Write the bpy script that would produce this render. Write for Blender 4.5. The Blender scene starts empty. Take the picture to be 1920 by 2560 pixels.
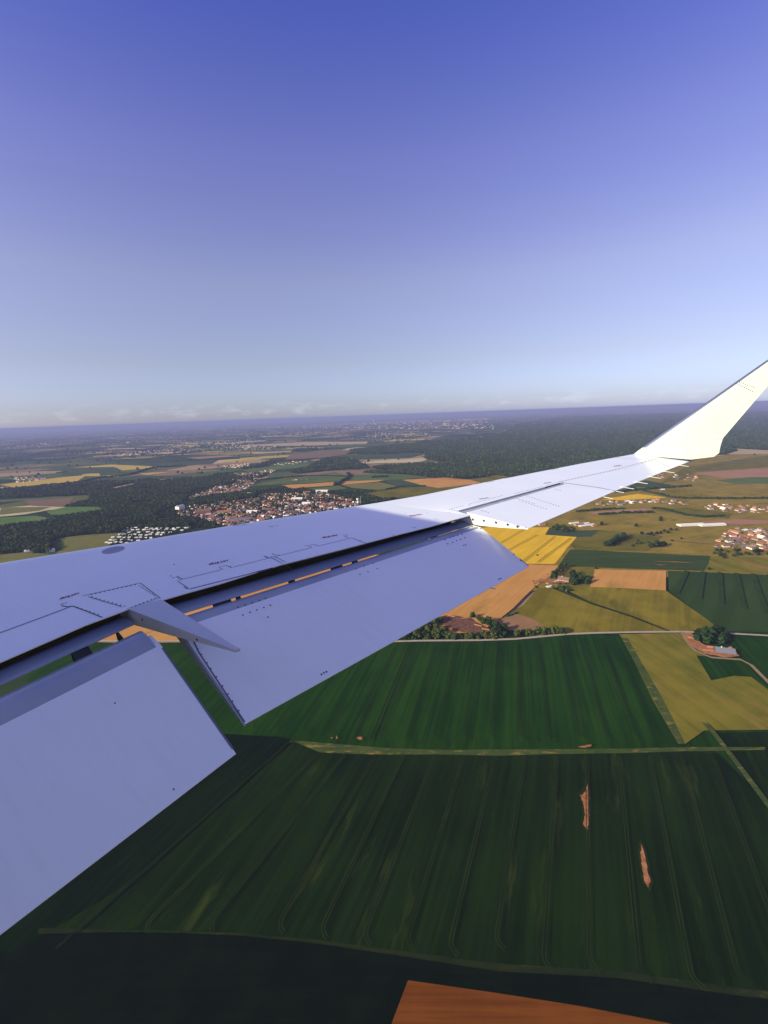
import bpy, bmesh, math, random
import numpy as np
from mathutils import Vector, Matrix
from mathutils.bvhtree import BVHTree

random.seed(7)
rng = np.random.default_rng(11)
SC = bpy.context.scene
COL = SC.collection

# ------------------------------------------------------------------ camera pose
H = 300.0                      # flying height above the fields
FPX = 1100.0                   # focal length for a 2560 high frame
CW, CH = 1920, 2560
# camera pose in the aircraft frame (X aft, Y starboard, Z up), rows: right, down, forward
ACAM = np.array([7.993, 1.270, 2.099])
AR = np.array([[0.825, 0.565, -0.029], [0.159, -0.281, -0.947], [-0.543, 0.776, -0.321]])
u_, s_, v_ = np.linalg.svd(AR); AR = u_ @ v_
wu = np.array([0.036 * -0.97, -0.97, -243 / FPX * 0.97]); wu /= np.linalg.norm(wu)   # world up seen by the camera
ZW = AR.T @ wu
YW = AR[2] - ZW * (AR[2] @ ZW); YW /= np.linalg.norm(YW)
XW = np.cross(YW, ZW)
RW = np.stack([XW, YW, ZW])    # aircraft frame -> world
CAMPOS = np.array([0.0, 0.0, H])

cam_d = bpy.data.cameras.new('camera')
cam = bpy.data.objects.new('camera', cam_d); COL.objects.link(cam); SC.camera = cam
cam_d.sensor_fit = 'VERTICAL'; cam_d.sensor_height = 24.0
cam_d.lens = FPX / CH * 24.0
cam_d.clip_start = 0.05; cam_d.clip_end = 300000
r_, d_, f_ = (RW @ AR.T).T
m = Matrix(((r_[0], -d_[0], -f_[0], 0), (r_[1], -d_[1], -f_[1], 0), (r_[2], -d_[2], -f_[2], H), (0, 0, 0, 1)))
cam.matrix_world = m

# ------------------------------------------------------------------ light
SUN_EL = math.radians(20.5)
sun_h = np.array([-0.915, -0.40]); sun_h /= np.linalg.norm(sun_h)
SUN = np.array([sun_h[0] * math.cos(SUN_EL), sun_h[1] * math.cos(SUN_EL), math.sin(SUN_EL)])
world = bpy.data.worlds.new('World'); SC.world = world
world.use_nodes = True
nt = world.node_tree; nt.nodes.clear()
def N(t, ty, **k):
    n = t.nodes.new(ty)
    for a, b in k.items(): setattr(n, a, b)
    return n
sky = N(nt, 'ShaderNodeTexSky', sky_type='NISHITA')
sky.sun_disc = False
sky.sun_elevation = SUN_EL
sky.sun_rotation = math.atan2(sun_h[0], sun_h[1])
sky.altitude = 300; sky.air_density = 1.0; sky.dust_density = 1.0; sky.ozone_density = 2.0
bg = N(nt, 'ShaderNodeBackground'); bg.inputs['Strength'].default_value = 0.15
out = N(nt, 'ShaderNodeOutputWorld')
tint = N(nt, 'ShaderNodeMix', data_type='RGBA', blend_type='MULTIPLY'); tint.inputs['Factor'].default_value = 1
nt.links.new(sky.outputs[0], tint.inputs['A'])
# a faint bank of cumulus low above the horizon
geo = N(nt, 'ShaderNodeTexCoord')
sep = N(nt, 'ShaderNodeSeparateXYZ'); nt.links.new(geo.outputs['Generated'], sep.inputs[0])
# violet evening grade by height; unseen sky overhead brightened to light the wing
grd = N(nt, 'ShaderNodeValToRGB'); nt.links.new(sep.outputs['Z'], grd.inputs[0])
GR = [(0.0, (.32, .345, .61)), (.012, (.29, .305, .51)), (.03, (.27, .28, .445)), (.115, (.345, .28, .335)), (.264, (.47, .335, .385)), (.44, (.42, .30, .465)), (.60, (.255, .22, .505)), (1.0, (1.2, .78, .70))]
for i, (p, q) in enumerate(GR):
    e = grd.color_ramp.elements[i] if i < 2 else grd.color_ramp.elements.new(p)
    e.position = p; e.color = (*q, 1)
g2 = N(nt, 'ShaderNodeVectorMath', operation='SCALE'); g2.inputs['Scale'].default_value = 2.0
nt.links.new(grd.outputs[0], g2.inputs[0]); nt.links.new(g2.outputs[0], tint.inputs['B'])
mp = N(nt, 'ShaderNodeMapping'); mp.inputs['Scale'].default_value = (16, 16, 46)
nt.links.new(geo.outputs['Generated'], mp.inputs[0])
nz = N(nt, 'ShaderNodeTexNoise'); nz.inputs['Scale'].default_value = 1.6; nz.inputs['Detail'].default_value = 6
nt.links.new(mp.outputs[0], nz.inputs['Vector'])
up_ = N(nt, 'ShaderNodeMapRange'); up_.inputs[1].default_value = 0.004; up_.inputs[2].default_value = 0.014
dn_ = N(nt, 'ShaderNodeMapRange'); dn_.inputs[1].default_value = 0.042; dn_.inputs[2].default_value = 0.016
thr = N(nt, 'ShaderNodeMapRange'); thr.inputs[1].default_value = 0.50; thr.inputs[2].default_value = 0.72
nt.links.new(sep.outputs['Z'], up_.inputs[0]); nt.links.new(sep.outputs['Z'], dn_.inputs[0]); nt.links.new(nz.outputs[0], thr.inputs[0])
m1 = N(nt, 'ShaderNodeMath', operation='MULTIPLY'); m2 = N(nt, 'ShaderNodeMath', operation='MULTIPLY'); m3 = N(nt, 'ShaderNodeMath', operation='MULTIPLY')
nt.links.new(up_.outputs[0], m1.inputs[0]); nt.links.new(dn_.outputs[0], m1.inputs[1])
nt.links.new(m1.outputs[0], m2.inputs[0]); nt.links.new(thr.outputs[0], m2.inputs[1])
nt.links.new(m2.outputs[0], m3.inputs[0]); m3.inputs[1].default_value = 0.14
cl = N(nt, 'ShaderNodeMix', data_type='RGBA'); cl.inputs['B'].default_value = (5.4, 6.0, 6.8, 1)
nt.links.new(m3.outputs[0], cl.inputs['Factor']); nt.links.new(tint.outputs['Result'], cl.inputs['A'])
nt.links.new(cl.outputs['Result'], bg.inputs['Color']); nt.links.new(bg.outputs[0], out.inputs[0])

sl = bpy.data.lights.new('sun', 'SUN'); sl.energy = 5.0; sl.angle = math.radians(0.5); sl.color = (1.0, 0.95, 0.68)
so = bpy.data.objects.new('sun', sl); COL.objects.link(so)
so.rotation_mode = 'QUATERNION'; so.rotation_quaternion = Vector(SUN.tolist()).to_track_quat('Z', 'Y'); so.location = (0, 0, H + 400)

SC.view_settings.view_transform = 'Standard'; SC.view_settings.look = 'None'
SC.view_settings.exposure = 0.5; SC.view_settings.gamma = 1.0; SC.view_settings.use_curve_mapping = False
SC.render.engine = 'CYCLES'
SC.cycles.use_denoising = True; SC.cycles.denoising_input_passes = 'RGB_ALBEDO_NORMAL'; SC.cycles.denoising_prefilter = 'ACCURATE'
SC.cycles.volume_bounces = 0; SC.cycles.max_bounces = 6; SC.cycles.diffuse_bounces = 3; SC.cycles.glossy_bounces = 3
SC.cycles.use_adaptive_sampling = False

# ------------------------------------------------------------------ helpers
def aray(px, py):
    return AR.T @ np.array([(px - CW / 2) / FPX, (py - CH / 2) / FPX, 1.0])
def G(px, py):                      # pixel of the photograph -> point on the ground
    d = RW @ aray(px, py)
    if d[2] > -0.0012: d = np.array([d[0], d[1], -0.0012])
    return (CAMPOS + d * (-H / d[2]))[:2]
def crop(ox, oy, s): return lambda x, y: (ox + x * s, oy + y * s)
c1 = crop(0, 1300, .38577); c2 = crop(400, 1200, .38577); c3 = crop(960, 1100, .32550); c4 = crop(1400, 860, .31344)
c5 = crop(0, 980, .38577); c6 = crop(600, 980, .38577); c7 = crop(1200, 1280, .434); c8 = crop(900, 1480, .36166)
d1 = crop(0, 1760, .38577); d2 = crop(600, 1760, .38577); d3 = crop(1200, 1760, .434); d7 = crop(1300, 1400, .15672)
z1 = crop(130, 1440, .19289); z2 = crop(420, 1370, .16878); z3 = crop(660, 1310, .16878); z4 = crop(960, 1230, .22905)
z5 = crop(1100, 1180, .24111); z6 = crop(420, 1580, .14467)
def GP(f, pts): return [G(*f(*p)) for p in pts]

def mat(name, col, rough=0.6, metal=0.0, spec=0.5, var=None, scale=1.0, bump=0.0, coord='Object', objvar=0.0, detail=5):
    m = bpy.data.materials.new(name); m.use_nodes = True
    t = m.node_tree; b = t.nodes['Principled BSDF']
    b.inputs['Roughness'].default_value = rough; b.inputs['Metallic'].default_value = metal
    b.inputs['Specular IOR Level'].default_value = spec
    b.inputs['Base Color'].default_value = (*col, 1)
    if var is not None:
        tc = N(t, 'ShaderNodeTexCoord'); nn = N(t, 'ShaderNodeTexNoise')
        nn.inputs['Scale'].default_value = scale; nn.inputs['Detail'].default_value = detail
        rp = N(t, 'ShaderNodeValToRGB')
        rp.color_ramp.elements[0].position = .32; rp.color_ramp.elements[1].position = .68
        rp.color_ramp.elements[0].color = (*col, 1); rp.color_ramp.elements[1].color = (*var, 1)
        t.links.new(tc.outputs[coord], nn.inputs['Vector']); t.links.new(nn.outputs[0], rp.inputs[0])
        last = rp.outputs[0]
        if objvar:
            oi = N(t, 'ShaderNodeObjectInfo'); hs = N(t, 'ShaderNodeHueSaturation')
            mr = N(t, 'ShaderNodeMapRange'); mr.inputs[3].default_value = 1 - objvar; mr.inputs[4].default_value = 1 + objvar
            t.links.new(oi.outputs['Random'], mr.inputs[0]); t.links.new(mr.outputs[0], hs.inputs['Value']); t.links.new(last, hs.inputs['Color'])
            mh = N(t, 'ShaderNodeMapRange'); mh.inputs[3].default_value = .5 - objvar * .05; mh.inputs[4].default_value = .5 + objvar * .04
            t.links.new(oi.outputs['Random'], mh.inputs[0]); t.links.new(mh.outputs[0], hs.inputs['Hue'])
            last = hs.outputs[0]
        t.links.new(last, b.inputs['Base Color'])
        if bump:
            bp = N(t, 'ShaderNodeBump'); bp.inputs['Strength'].default_value = bump
            t.links.new(nn.outputs[0], bp.inputs['Height']); t.links.new(bp.outputs[0], b.inputs['Normal'])
    return m

def field_mat(name, a, b, ang=0.0, big=0.012, row=0.25, rowstr=0.35, third=None, thr=0.62, patch=0.02, stretch=0.12):
    """crop or grass: two tones blended by large and fine noise, streaks along the rows, optional patches of a third tone"""
    m = bpy.data.materials.new(name); m.use_nodes = True
    t = m.node_tree; bs = t.nodes['Principled BSDF']; bs.inputs['Roughness'].default_value = 1; bs.inputs['Specular IOR Level'].default_value = 0.0
    tc = N(t, 'ShaderNodeTexCoord')
    rot = N(t, 'ShaderNodeMapping'); rot.inputs['Rotation'].default_value = (0, 0, -ang)
    t.links.new(tc.outputs['Object'], rot.inputs[0])
    n1 = N(t, 'ShaderNodeTexNoise'); n1.inputs['Scale'].default_value = big; n1.inputs['Detail'].default_value = 6; n1.inputs['Roughness'].default_value = .62
    t.links.new(rot.outputs[0], n1.inputs['Vector'])
    st = N(t, 'ShaderNodeMapping'); st.inputs['Scale'].default_value = (0.03, 1, 1); t.links.new(rot.outputs[0], st.inputs[0])
    n2 = N(t, 'ShaderNodeTexNoise'); n2.inputs['Scale'].default_value = row; n2.inputs['Detail'].default_value = 4
    t.links.new(st.outputs[0], n2.inputs['Vector'])
    mx = N(t, 'ShaderNodeMix'); mx.inputs['Factor'].default_value = rowstr
    t.links.new(n1.outputs[0], mx.inputs['A']); t.links.new(n2.outputs[0], mx.inputs['B'])
    rp = N(t, 'ShaderNodeValToRGB'); e = rp.color_ramp.elements
    e[0].position = .40; e[1].position = .60; e[0].color = (*a, 1); e[1].color = (*b, 1)
    t.links.new(mx.outputs['Result'], rp.inputs[0]); last = rp.outputs[0]
    if third:
        s3 = N(t, 'ShaderNodeMapping'); s3.inputs['Scale'].default_value = (stretch, 1, 1); s3.inputs['Location'].default_value = (37, 91, 0)
        t.links.new(rot.outputs[0], s3.inputs[0])
        n3 = N(t, 'ShaderNodeTexNoise'); n3.inputs['Scale'].default_value = patch; n3.inputs['Detail'].default_value = 7; n3.inputs['Roughness'].default_value = .65
        t.links.new(s3.outputs[0], n3.inputs['Vector'])
        mr = N(t, 'ShaderNodeMapRange'); mr.inputs[1].default_value = thr; mr.inputs[2].default_value = thr + .12
        t.links.new(n3.outputs[0], mr.inputs[0])
        m3_ = N(t, 'ShaderNodeMix', data_type='RGBA'); m3_.inputs['B'].default_value = (*third, 1)
        t.links.new(mr.outputs[0], m3_.inputs['Factor']); t.links.new(last, m3_.inputs['A']); last = m3_.outputs['Result']
    t.links.new(last, bs.inputs['Base Color'])
    return m

def link(name, verts, faces, m=None, parent=None, smooth=False):
    me = bpy.data.meshes.new(name)
    me.from_pydata([tuple(map(float, v)) for v in verts], [], faces); me.update()
    if m is not None:
        for q in (m if isinstance(m, (list, tuple)) else [m]): me.materials.append(q)
    if smooth: me.shade_smooth()
    o = bpy.data.objects.new(name, me); COL.objects.link(o)
    if parent is not None: o.parent = parent
    return o
def tag(o, label=None, cat=None, group=None, kind=None):
    if label: o['label'] = label
    if cat: o['category'] = cat
    if group: o['group'] = group
    if kind: o['kind'] = kind
    return o
def empty(name, loc=(0, 0, 0), rz=0.0, parent=None):
    o = bpy.data.objects.new(name, None); COL.objects.link(o)
    o.location = tuple(map(float, loc)); o.rotation_euler = (0, 0, rz); o.empty_display_size = .2
    if parent is not None: o.parent = parent
    return o
class MB:
    """collects quads, boxes and tubes into one mesh"""
    def __init__(s): s.v = []; s.f = []
    def add(s, vs, fs):
        k = len(s.v); s.v += [tuple(map(float, p)) for p in vs]; s.f += [tuple(i + k for i in q) for q in fs]; return s
    def box(s, x0, y0, z0, x1, y1, z1, rz=0.0, at=(0, 0, 0)):
        c, n = math.cos(rz), math.sin(rz); P = []
        for z in (z0, z1):
            for x, y in ((x0, y0), (x1, y0), (x1, y1), (x0, y1)):
                P.append((at[0] + x * c - y * n, at[1] + x * n + y * c, at[2] + z))
        return s.add(P, [(3, 2, 1, 0), (4, 5, 6, 7), (0, 1, 5, 4), (1, 2, 6, 5), (2, 3, 7, 6), (3, 0, 4, 7)])
    def tube(s, p, q, r0, r1, n=6):
        p = np.array(p, float); q = np.array(q, float); d = q - p; d /= np.linalg.norm(d)
        a = np.cross(d, [0, 0, 1.0]) if abs(d[2]) < .9 else np.cross(d, [1.0, 0, 0]); a /= np.linalg.norm(a); b = np.cross(d, a)
        P = []
        for o, r in ((p, r0), (q, r1)):
            for i in range(n):
                t = 2 * math.pi * i / n; P.append(o + (a * math.cos(t) + b * math.sin(t)) * r)
        return s.add(P, [(i, (i + 1) % n, n + (i + 1) % n, n + i) for i in range(n)] + [tuple(range(n - 1, -1, -1)), tuple(range(n, 2 * n))])
    def build(s, name, m=None, parent=None, smooth=False): return link(name, s.v, s.f, m, parent, smooth)

# ------------------------------------------------------------------ ground and air
def patchwork():
    m = bpy.data.materials.new('patchwork'); m.use_nodes = True
    t = m.node_tree; bs = t.nodes['Principled BSDF']; bs.inputs['Roughness'].default_value = 1; bs.inputs['Specular IOR Level'].default_value = 0
    tc = N(t, 'ShaderNodeTexCoord')
    nw = N(t, 'ShaderNodeTexNoise'); nw.inputs['Scale'].default_value = .0012; nw.inputs['Detail'].default_value = 2
    t.links.new(tc.outputs['Object'], nw.inputs['Vector'])
    wa = N(t, 'ShaderNodeMix', data_type='VECTOR', factor_mode='UNIFORM'); wa.inputs['Factor'].default_value = 0
    ad = N(t, 'ShaderNodeVectorMath', operation='MULTIPLY_ADD'); ad.inputs[1].default_value = (260, 260, 0)
    t.links.new(nw.outputs['Color'], ad.inputs[0]); t.links.new(tc.outputs['Object'], ad.inputs[2])
    mp = N(t, 'ShaderNodeMapping'); mp.inputs['Rotation'].default_value = (0, 0, .32); mp.inputs['Scale'].default_value = (.0026, .0040, 1)
    t.links.new(ad.outputs[0], mp.inputs[0])
    vo = N(t, 'ShaderNodeTexVoronoi', distance='CHEBYCHEV', voronoi_dimensions='2D'); vo.inputs['Scale'].default_value = 1; vo.inputs['Randomness'].default_value = .85
    t.links.new(mp.outputs[0], vo.inputs['Vector'])
    sp = N(t, 'ShaderNodeSeparateColor'); t.links.new(vo.outputs['Color'], sp.inputs[0])
    rp = N(t, 'ShaderNodeValToRGB'); cr = rp.color_ramp; cr.interpolation = 'CONSTANT'
    stops = [(0, (.030, .052, .016)), (.15, (.075, .10, .028)), (.30, (.022, .038, .014)), (.46, (.13, .125, .045)), (.56, (.05, .08, .022)), (.66, (.33, .23, .12)), (.76, (.10, .105, .035)), (.84, (.46, .33, .07)), (.90, (.24, .14, .09)), (.95, (.50, .40, .22))]
    cr.elements[0].position = 0; cr.elements[0].color = (*stops[0][1], 1); cr.elements[1].position = stops[1][0]; cr.elements[1].color = (*stops[1][1], 1)
    for p, c in stops[2:]:
        e = cr.elements.new(p); e.color = (*c, 1)
    t.links.new(sp.outputs[0], rp.inputs[0])
    n2 = N(t, 'ShaderNodeTexNoise'); n2.inputs['Scale'].default_value = .02; n2.inputs['Detail'].default_value = 7
    t.links.new(tc.outputs['Object'], n2.inputs['Vector'])
    mr = N(t, 'ShaderNodeMapRange'); mr.inputs[3].default_value = .65; mr.inputs[4].default_value = 1.3
    t.links.new(n2.outputs[0], mr.inputs[0])
    hs = N(t, 'ShaderNodeHueSaturation'); t.links.new(mr.outputs[0], hs.inputs['Value']); t.links.new(rp.outputs[0], hs.inputs['Color'])
    # woodland masses far away, too small to tell trees apart
    mp2 = N(t, 'ShaderNodeMapping'); mp2.inputs['Rotation'].default_value = (0, 0, .1); mp2.inputs['Scale'].default_value = (.55, 1, 1)
    t.links.new(tc.outputs['Object'], mp2.inputs[0])
    n3 = N(t, 'ShaderNodeTexNoise'); n3.inputs['Scale'].default_value = .0016; n3.inputs['Detail'].default_value = 8; n3.inputs['Roughness'].default_value = .6
    t.links.new(mp2.outputs[0], n3.inputs['Vector'])
    # only beyond the fields that are laid out one by one
    ln = N(t, 'ShaderNodeVectorMath', operation='LENGTH'); t.links.new(tc.outputs['Object'], ln.inputs[0])
    dm = N(t, 'ShaderNodeMapRange'); dm.inputs[1].default_value = 3500; dm.inputs[2].default_value = 5200; t.links.new(ln.outputs['Value'], dm.inputs[0])
    wm = N(t, 'ShaderNodeMapRange'); wm.inputs[1].default_value = .51; wm.inputs[2].default_value = .54; t.links.new(n3.outputs[0], wm.inputs[0])
    mm = N(t, 'ShaderNodeMath', operation='MULTIPLY'); t.links.new(dm.outputs[0], mm.inputs[0]); t.links.new(wm.outputs[0], mm.inputs[1])
    fm = N(t, 'ShaderNodeMix', data_type='RGBA'); fm.inputs['B'].default_value = (.018, .030, .013, 1)
    t.links.new(mm.outputs[0], fm.inputs['Factor']); t.links.new(hs.outputs[0], fm.inputs['A'])
    t.links.new(fm.outputs['Result'], bs.inputs['Base Color'])
    return m
rings = [0, 400, 1000, 2200, 4500, 9000, 18000, 36000, 70000]; seg = 48
gv = [(0, 0, 0)]; gf = []
for r in rings[1:]:
    gv += [(r * math.cos(2 * math.pi * i / seg), r * math.sin(2 * math.pi * i / seg), 0) for i in range(seg)]
gf += [(0, 1 + i, 1 + (i + 1) % seg) for i in range(seg)]
for k in range(len(rings) - 2):
    a = 1 + k * seg; b = a + seg
    gf += [(a + i, b + i, b + (i + 1) % seg, a + (i + 1) % seg) for i in range(seg)]
M_PATCH = patchwork()
tag(link('ground', gv, gf, M_PATCH), 'wide patchwork of fields and woods reaching the horizon', 'ground', kind='structure')

hz = MB().box(-72000, -72000, -1.5, 72000, 72000, H + 6.0).build('haze')
hm = bpy.data.materials.new('haze_air'); hm.use_nodes = True; ht = hm.node_tree; ht.nodes.clear()
pv = N(ht, 'ShaderNodeVolumePrincipled'); pv.inputs['Color'].default_value = (.335, .37, .63, 1); pv.inputs['Density'].default_value = 8.5e-5
pv.inputs['Anisotropy'].default_value = 0.0
ho = N(ht, 'ShaderNodeOutputMaterial'); ht.links.new(pv.outputs[0], ho.inputs['Volume'])
hz.data.materials.append(hm); tag(hz, 'thin blue haze lying over the land', 'haze', kind='stuff')

# row directions on the ground
def gang(p, q):
    a, b = G(*p), G(*q); return math.atan2(b[1] - a[1], b[0] - a[0])
A_UP = gang(c8(955, 385), c8(905, 1035)); A_LOW = gang(d2(1265, 355), d2(785, 1580)); A_RAPE = gang(c7(350, 145), c7(215, 245))
A_ALONG = gang((1000, 1610), (1300, 1605))
M = {
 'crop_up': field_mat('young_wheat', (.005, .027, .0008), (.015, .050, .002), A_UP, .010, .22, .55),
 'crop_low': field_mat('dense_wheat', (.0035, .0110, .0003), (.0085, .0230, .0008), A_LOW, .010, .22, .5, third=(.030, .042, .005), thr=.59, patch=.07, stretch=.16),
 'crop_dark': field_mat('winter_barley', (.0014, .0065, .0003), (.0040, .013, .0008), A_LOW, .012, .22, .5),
 'crop_right': field_mat('green_barley', (.022, .046, .008), (.036, .064, .013), gang(c7(1400, 350), c7(1250, 560)), .008, .05, .65),
 'crop_strip': field_mat('green_barley_band', (.018, .038, .007), (.028, .053, .011), 0, .03, .2, .4),
 'crop_mid': field_mat('grey_green_crop', (.032, .054, .011), (.046, .070, .016), A_ALONG, .010, .12, .6),
 'ochre': field_mat('dry_meadow', (.135, .105, .010), (.22, .165, .016), 1.0, .016, .15, .35, third=(.085, .080, .012), thr=.55, patch=.018, stretch=.4),
 'ochre2': field_mat('dry_pasture', (.18, .130, .018), (.28, .190, .028), .4, .016, .15, .35, third=(.11, .095, .025), thr=.58, patch=.02, stretch=.5),
 'olive': field_mat('olive_pasture', (.095, .085, .010), (.16, .130, .016), .6, .014, .15, .35),
 'tan': field_mat('ripe_stubble', (.46, .215, .055), (.54, .26, .07), gang(c7(380, 320), c7(60, 600)), .012, .25, .5, third=(.36, .19, .045), thr=.54, patch=.03, stretch=.25),
 'tan_low': field_mat('bare_loam', (.115, .032, .003), (.175, .052, .007), A_ALONG, .03, .5, .6),
 'rough': field_mat('rough_grass', (.11, .105, .010), (.20, .155, .018), gang(d3(600, 0), d3(900, 300)), .02, .12, .4, third=(.27, .15, .045), thr=.54, patch=.025, stretch=.35),
 'soilbrown': field_mat('turned_soil', (.24, .125, .060), (.30, .16, .075), .5, .03, .3, .5),
 'rape': field_mat('rape_in_flower', (.62, .36, .018), (.74, .44, .026), A_RAPE, .012, .16, .55, third=(.16, .12, .03), thr=.64, patch=.05, stretch=.05),
 'verge': field_mat('long_grass', (.035, .060, .014), (.070, .085, .020), A_ALONG, .05, .5, .3, third=(.22, .16, .035), thr=.55, patch=.22, stretch=.30),
 'tram_low': field_mat('trodden_grass', (.012, .022, .003), (.024, .034, .006), A_LOW, .05, .3, .3),
 'verge_low': field_mat('strip_grass', (.010, .018, .004), (.020, .026, .006), A_ALONG, .05, .5, .3, third=(.07, .06, .015), thr=.60, patch=.12, stretch=.25),
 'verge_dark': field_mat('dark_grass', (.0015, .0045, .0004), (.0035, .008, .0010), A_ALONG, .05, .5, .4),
 'yellow': field_mat('yellow_crop', (.42, .29, .06), (.50, .34, .07), .2, .01, .1, .4),
 'pale': field_mat('pale_stubble', (.36, .27, .13), (.42, .31, .16), .2, .01, .1, .4),
 'pink': field_mat('pink_soil', (.31, .155, .095), (.37, .185, .11), .15, .01, .1, .5),
 'brown': field_mat('brown_plough', (.16, .10, .060), (.20, .12, .07), .15, .01, .1, .5),
 'green': field_mat('spring_green', (.070, .105, .030), (.10, .135, .038), .3, .01, .1, .4),
 'brightgreen': field_mat('bright_meadow', (.075, .14, .030), (.11, .17, .04), .3, .01, .1, .4),
 'bluegreen': field_mat('dull_green', (.040, .062, .028), (.055, .078, .034), .3, .01, .1, .4),
 'meadow': field_mat('mown_meadow', (.12, .125, .030), (.17, .15, .04), .4, .02, .1, .4),
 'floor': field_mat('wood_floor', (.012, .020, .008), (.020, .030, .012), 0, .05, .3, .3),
 'track': field_mat('tractor_track', (.008, .0125, .003), (.013, .017, .005), 0, .3, .3, .3),
 'road': mat('pale_asphalt', (.34, .27, .20), .9, spec=.1, var=(.40, .32, .24), scale=.2),
 'dirt': mat('dirt_track', (.22, .16, .08), 1, spec=0, var=(.30, .21, .11), scale=.3),
 'soil': mat('bare_soil', (.24, .085, .025), 1, spec=0, var=(.42, .19, .085), scale=.35),
 'yard': mat('rubble_ground', (.075, .04, .026), 1, spec=0, var=(.22, .10, .06), scale=.35),
}
ZL = [0.10]
CLEAR = []
def sheet(name, pts, m, dz=0.045, clear=False, parent=None, z=None):
    if z is None: ZL[0] += dz; z = ZL[0]
    p = [(x, y, z) for x, y in pts]
    bm = bmesh.new(); f = bm.faces.new([bm.verts.new(q) for q in p])
    f.normal_update()
    if f.normal.z < 0: f.normal_flip()
    bmesh.ops.triangulate(bm, faces=[f])
    me = bpy.data.meshes.new(name); bm.to_mesh(me); bm.free()
    me.materials.append(M[m]); o = bpy.data.objects.new(name, me); COL.objects.link(o)
    if parent is None: o['kind'] = 'structure'
    else: o.parent = parent
    if clear: CLEAR.append(np.array(pts))
    return o
def jag(pts, amp, step):                          # roughen an outline
    o = []
    for i in range(len(pts)):
        a, b = np.array(pts[i]), np.array(pts[(i + 1) % len(pts)]); L = np.linalg.norm(b - a); n = max(1, int(L / step))
        nrm = np.array([-(b - a)[1], (b - a)[0]]) / max(L, 1e-6)
        for k in range(n): o.append(a + (b - a) * k / n + nrm * (rng.normal() * amp if k else 0))
    return o
def strip_pts(line, w):
    L = [np.array(p, float) for p in line]; l, r = [], []
    for i, p in enumerate(L):
        t = L[min(i + 1, len(L) - 1)] - L[max(i - 1, 0)]; t /= np.linalg.norm(t); nn = np.array([-t[1], t[0]])
        l.append(p + nn * w / 2); r.append(p - nn * w / 2)
    return l + r[::-1]

# ---- far and middle fields (left and centre)
def fld(f, m, pts, clear=True): return sheet('field', jag(GP(f, pts), 1.6, 45), m, clear=clear)
fld(c5, 'yellow', [(460, 490), (720, 470), (1075, 485), (790, 508), (740, 486)])
fld(c5, 'yellow', [(0, 600), (400, 552), (560, 538), (500, 580), (120, 622)])
fld(c5, 'yellow', [(520, 530), (640, 527), (655, 545), (560, 546)])
fld(c5, 'yellow', [(660, 543), (830, 535), (760, 551)])
fld(c5, 'yellow', [(895, 527), (1105, 518), (960, 536)])
fld(c5, 'bluegreen', [(640, 565), (900, 540), (1250, 545), (1000, 570), (660, 582)])
fld(c5, 'pale', [(985, 573), (1260, 549), (1205, 562), (1040, 581)])
fld(c5, 'bluegreen', [(470, 500), (740, 488), (790, 512), (640, 524), (380, 545)])
fld(c5, 'green', [(0, 700), (330, 684), (300, 694), (0, 715)])
fld(c5, 'brown', [(160, 702), (480, 686), (430, 745), (190, 737)])
fld(c5, 'meadow', [(0, 748), (330, 745), (250, 770), (0, 796)])
fld(c5, 'brightgreen', [(0, 815), (230, 802), (330, 822), (0, 858)])
fld(c5, 'meadow', [(0, 858), (330, 822), (300, 830), (0, 876)])
fld(c5, 'brightgreen', [(300, 775), (430, 745), (640, 745), (665, 768), (480, 795), (330, 796)])
fld(c5, 'pale', [(680, 630), (860, 590), (900, 594), (760, 636)])
fld(c5, 'meadow', [(380, 948), (560, 928), (812, 912), (740, 960), (640, 1100), (330, 1100), (420, 985)])
fld(c5, 'pink', [(1200, 428), (1480, 411), (1520, 417), (1290, 434)])
fld(c5, 'pale', [(930, 404), (1090, 388), (1190, 388), (1100, 402)])
fld(c5, 'pale', [(600, 415), (880, 402), (780, 418)])
fld(c5, 'bluegreen', [(860, 470), (1180, 452), (1420, 440), (1370, 468), (1090, 482)])
fld(c5, 'yellow', [(1420, 452), (1659, 424), (1659, 441), (1480, 458)])
fld(c5, 'meadow', [(0, 1055), (180, 1040), (360, 1060), (300, 1120), (0, 1120)])
fld(c6, 'pink', [(780, 473), (1345, 452), (1345, 460), (1000, 480), (840, 491)])
fld(c6, 'green', [(0, 505), (330, 470), (480, 458), (430, 488), (60, 522)])
fld(c6, 'green', [(200, 588), (430, 545), (620, 520), (700, 545), (640, 580), (280, 600), (0, 612)])
fld(c6, 'green', [(705, 545), (880, 528), (1060, 535), (1240, 555), (1000, 570), (660, 582)])
fld(c6, 'tan', [(270, 606), (610, 585), (612, 606), (330, 628)])
fld(c6, 'tan', [(645, 598), (668, 582), (940, 570), (890, 583), (665, 604)])
fld(c6, 'meadow', [(665, 606), (900, 585), (1055, 620), (900, 636), (730, 624)])
fld(c6, 'bluegreen', [(920, 581), (1045, 570), (1200, 610), (1060, 620)])
fld(c6, 'tan', [(1050, 571), (1330, 556), (1590, 578), (1400, 640), (1270, 622), (1200, 611)])
fld(c6, 'olive', [(800, 660), (1050, 625), (1280, 625), (1500, 600), (1500, 680), (900, 690)])
fld(c6, 'green', [(420, 630), (640, 608), (700, 626), (560, 645)])
fld(c6, 'bluegreen', [(690, 420), (1130, 393), (1200, 404), (1100, 428), (760, 440)])
fld(c6, 'brown', [(330, 402), (690, 380), (725, 398), (560, 425), (290, 440)])
fld(c6, 'pale', [(0, 346), (400, 325), (830, 322), (820, 338), (420, 349), (0, 354)])
fld(c6, 'yellow', [(915, 318), (1195, 302), (1195, 312), (935, 323)])
fld(c6, 'pale', [(1130, 296), (1330, 284), (1250, 296)])
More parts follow.
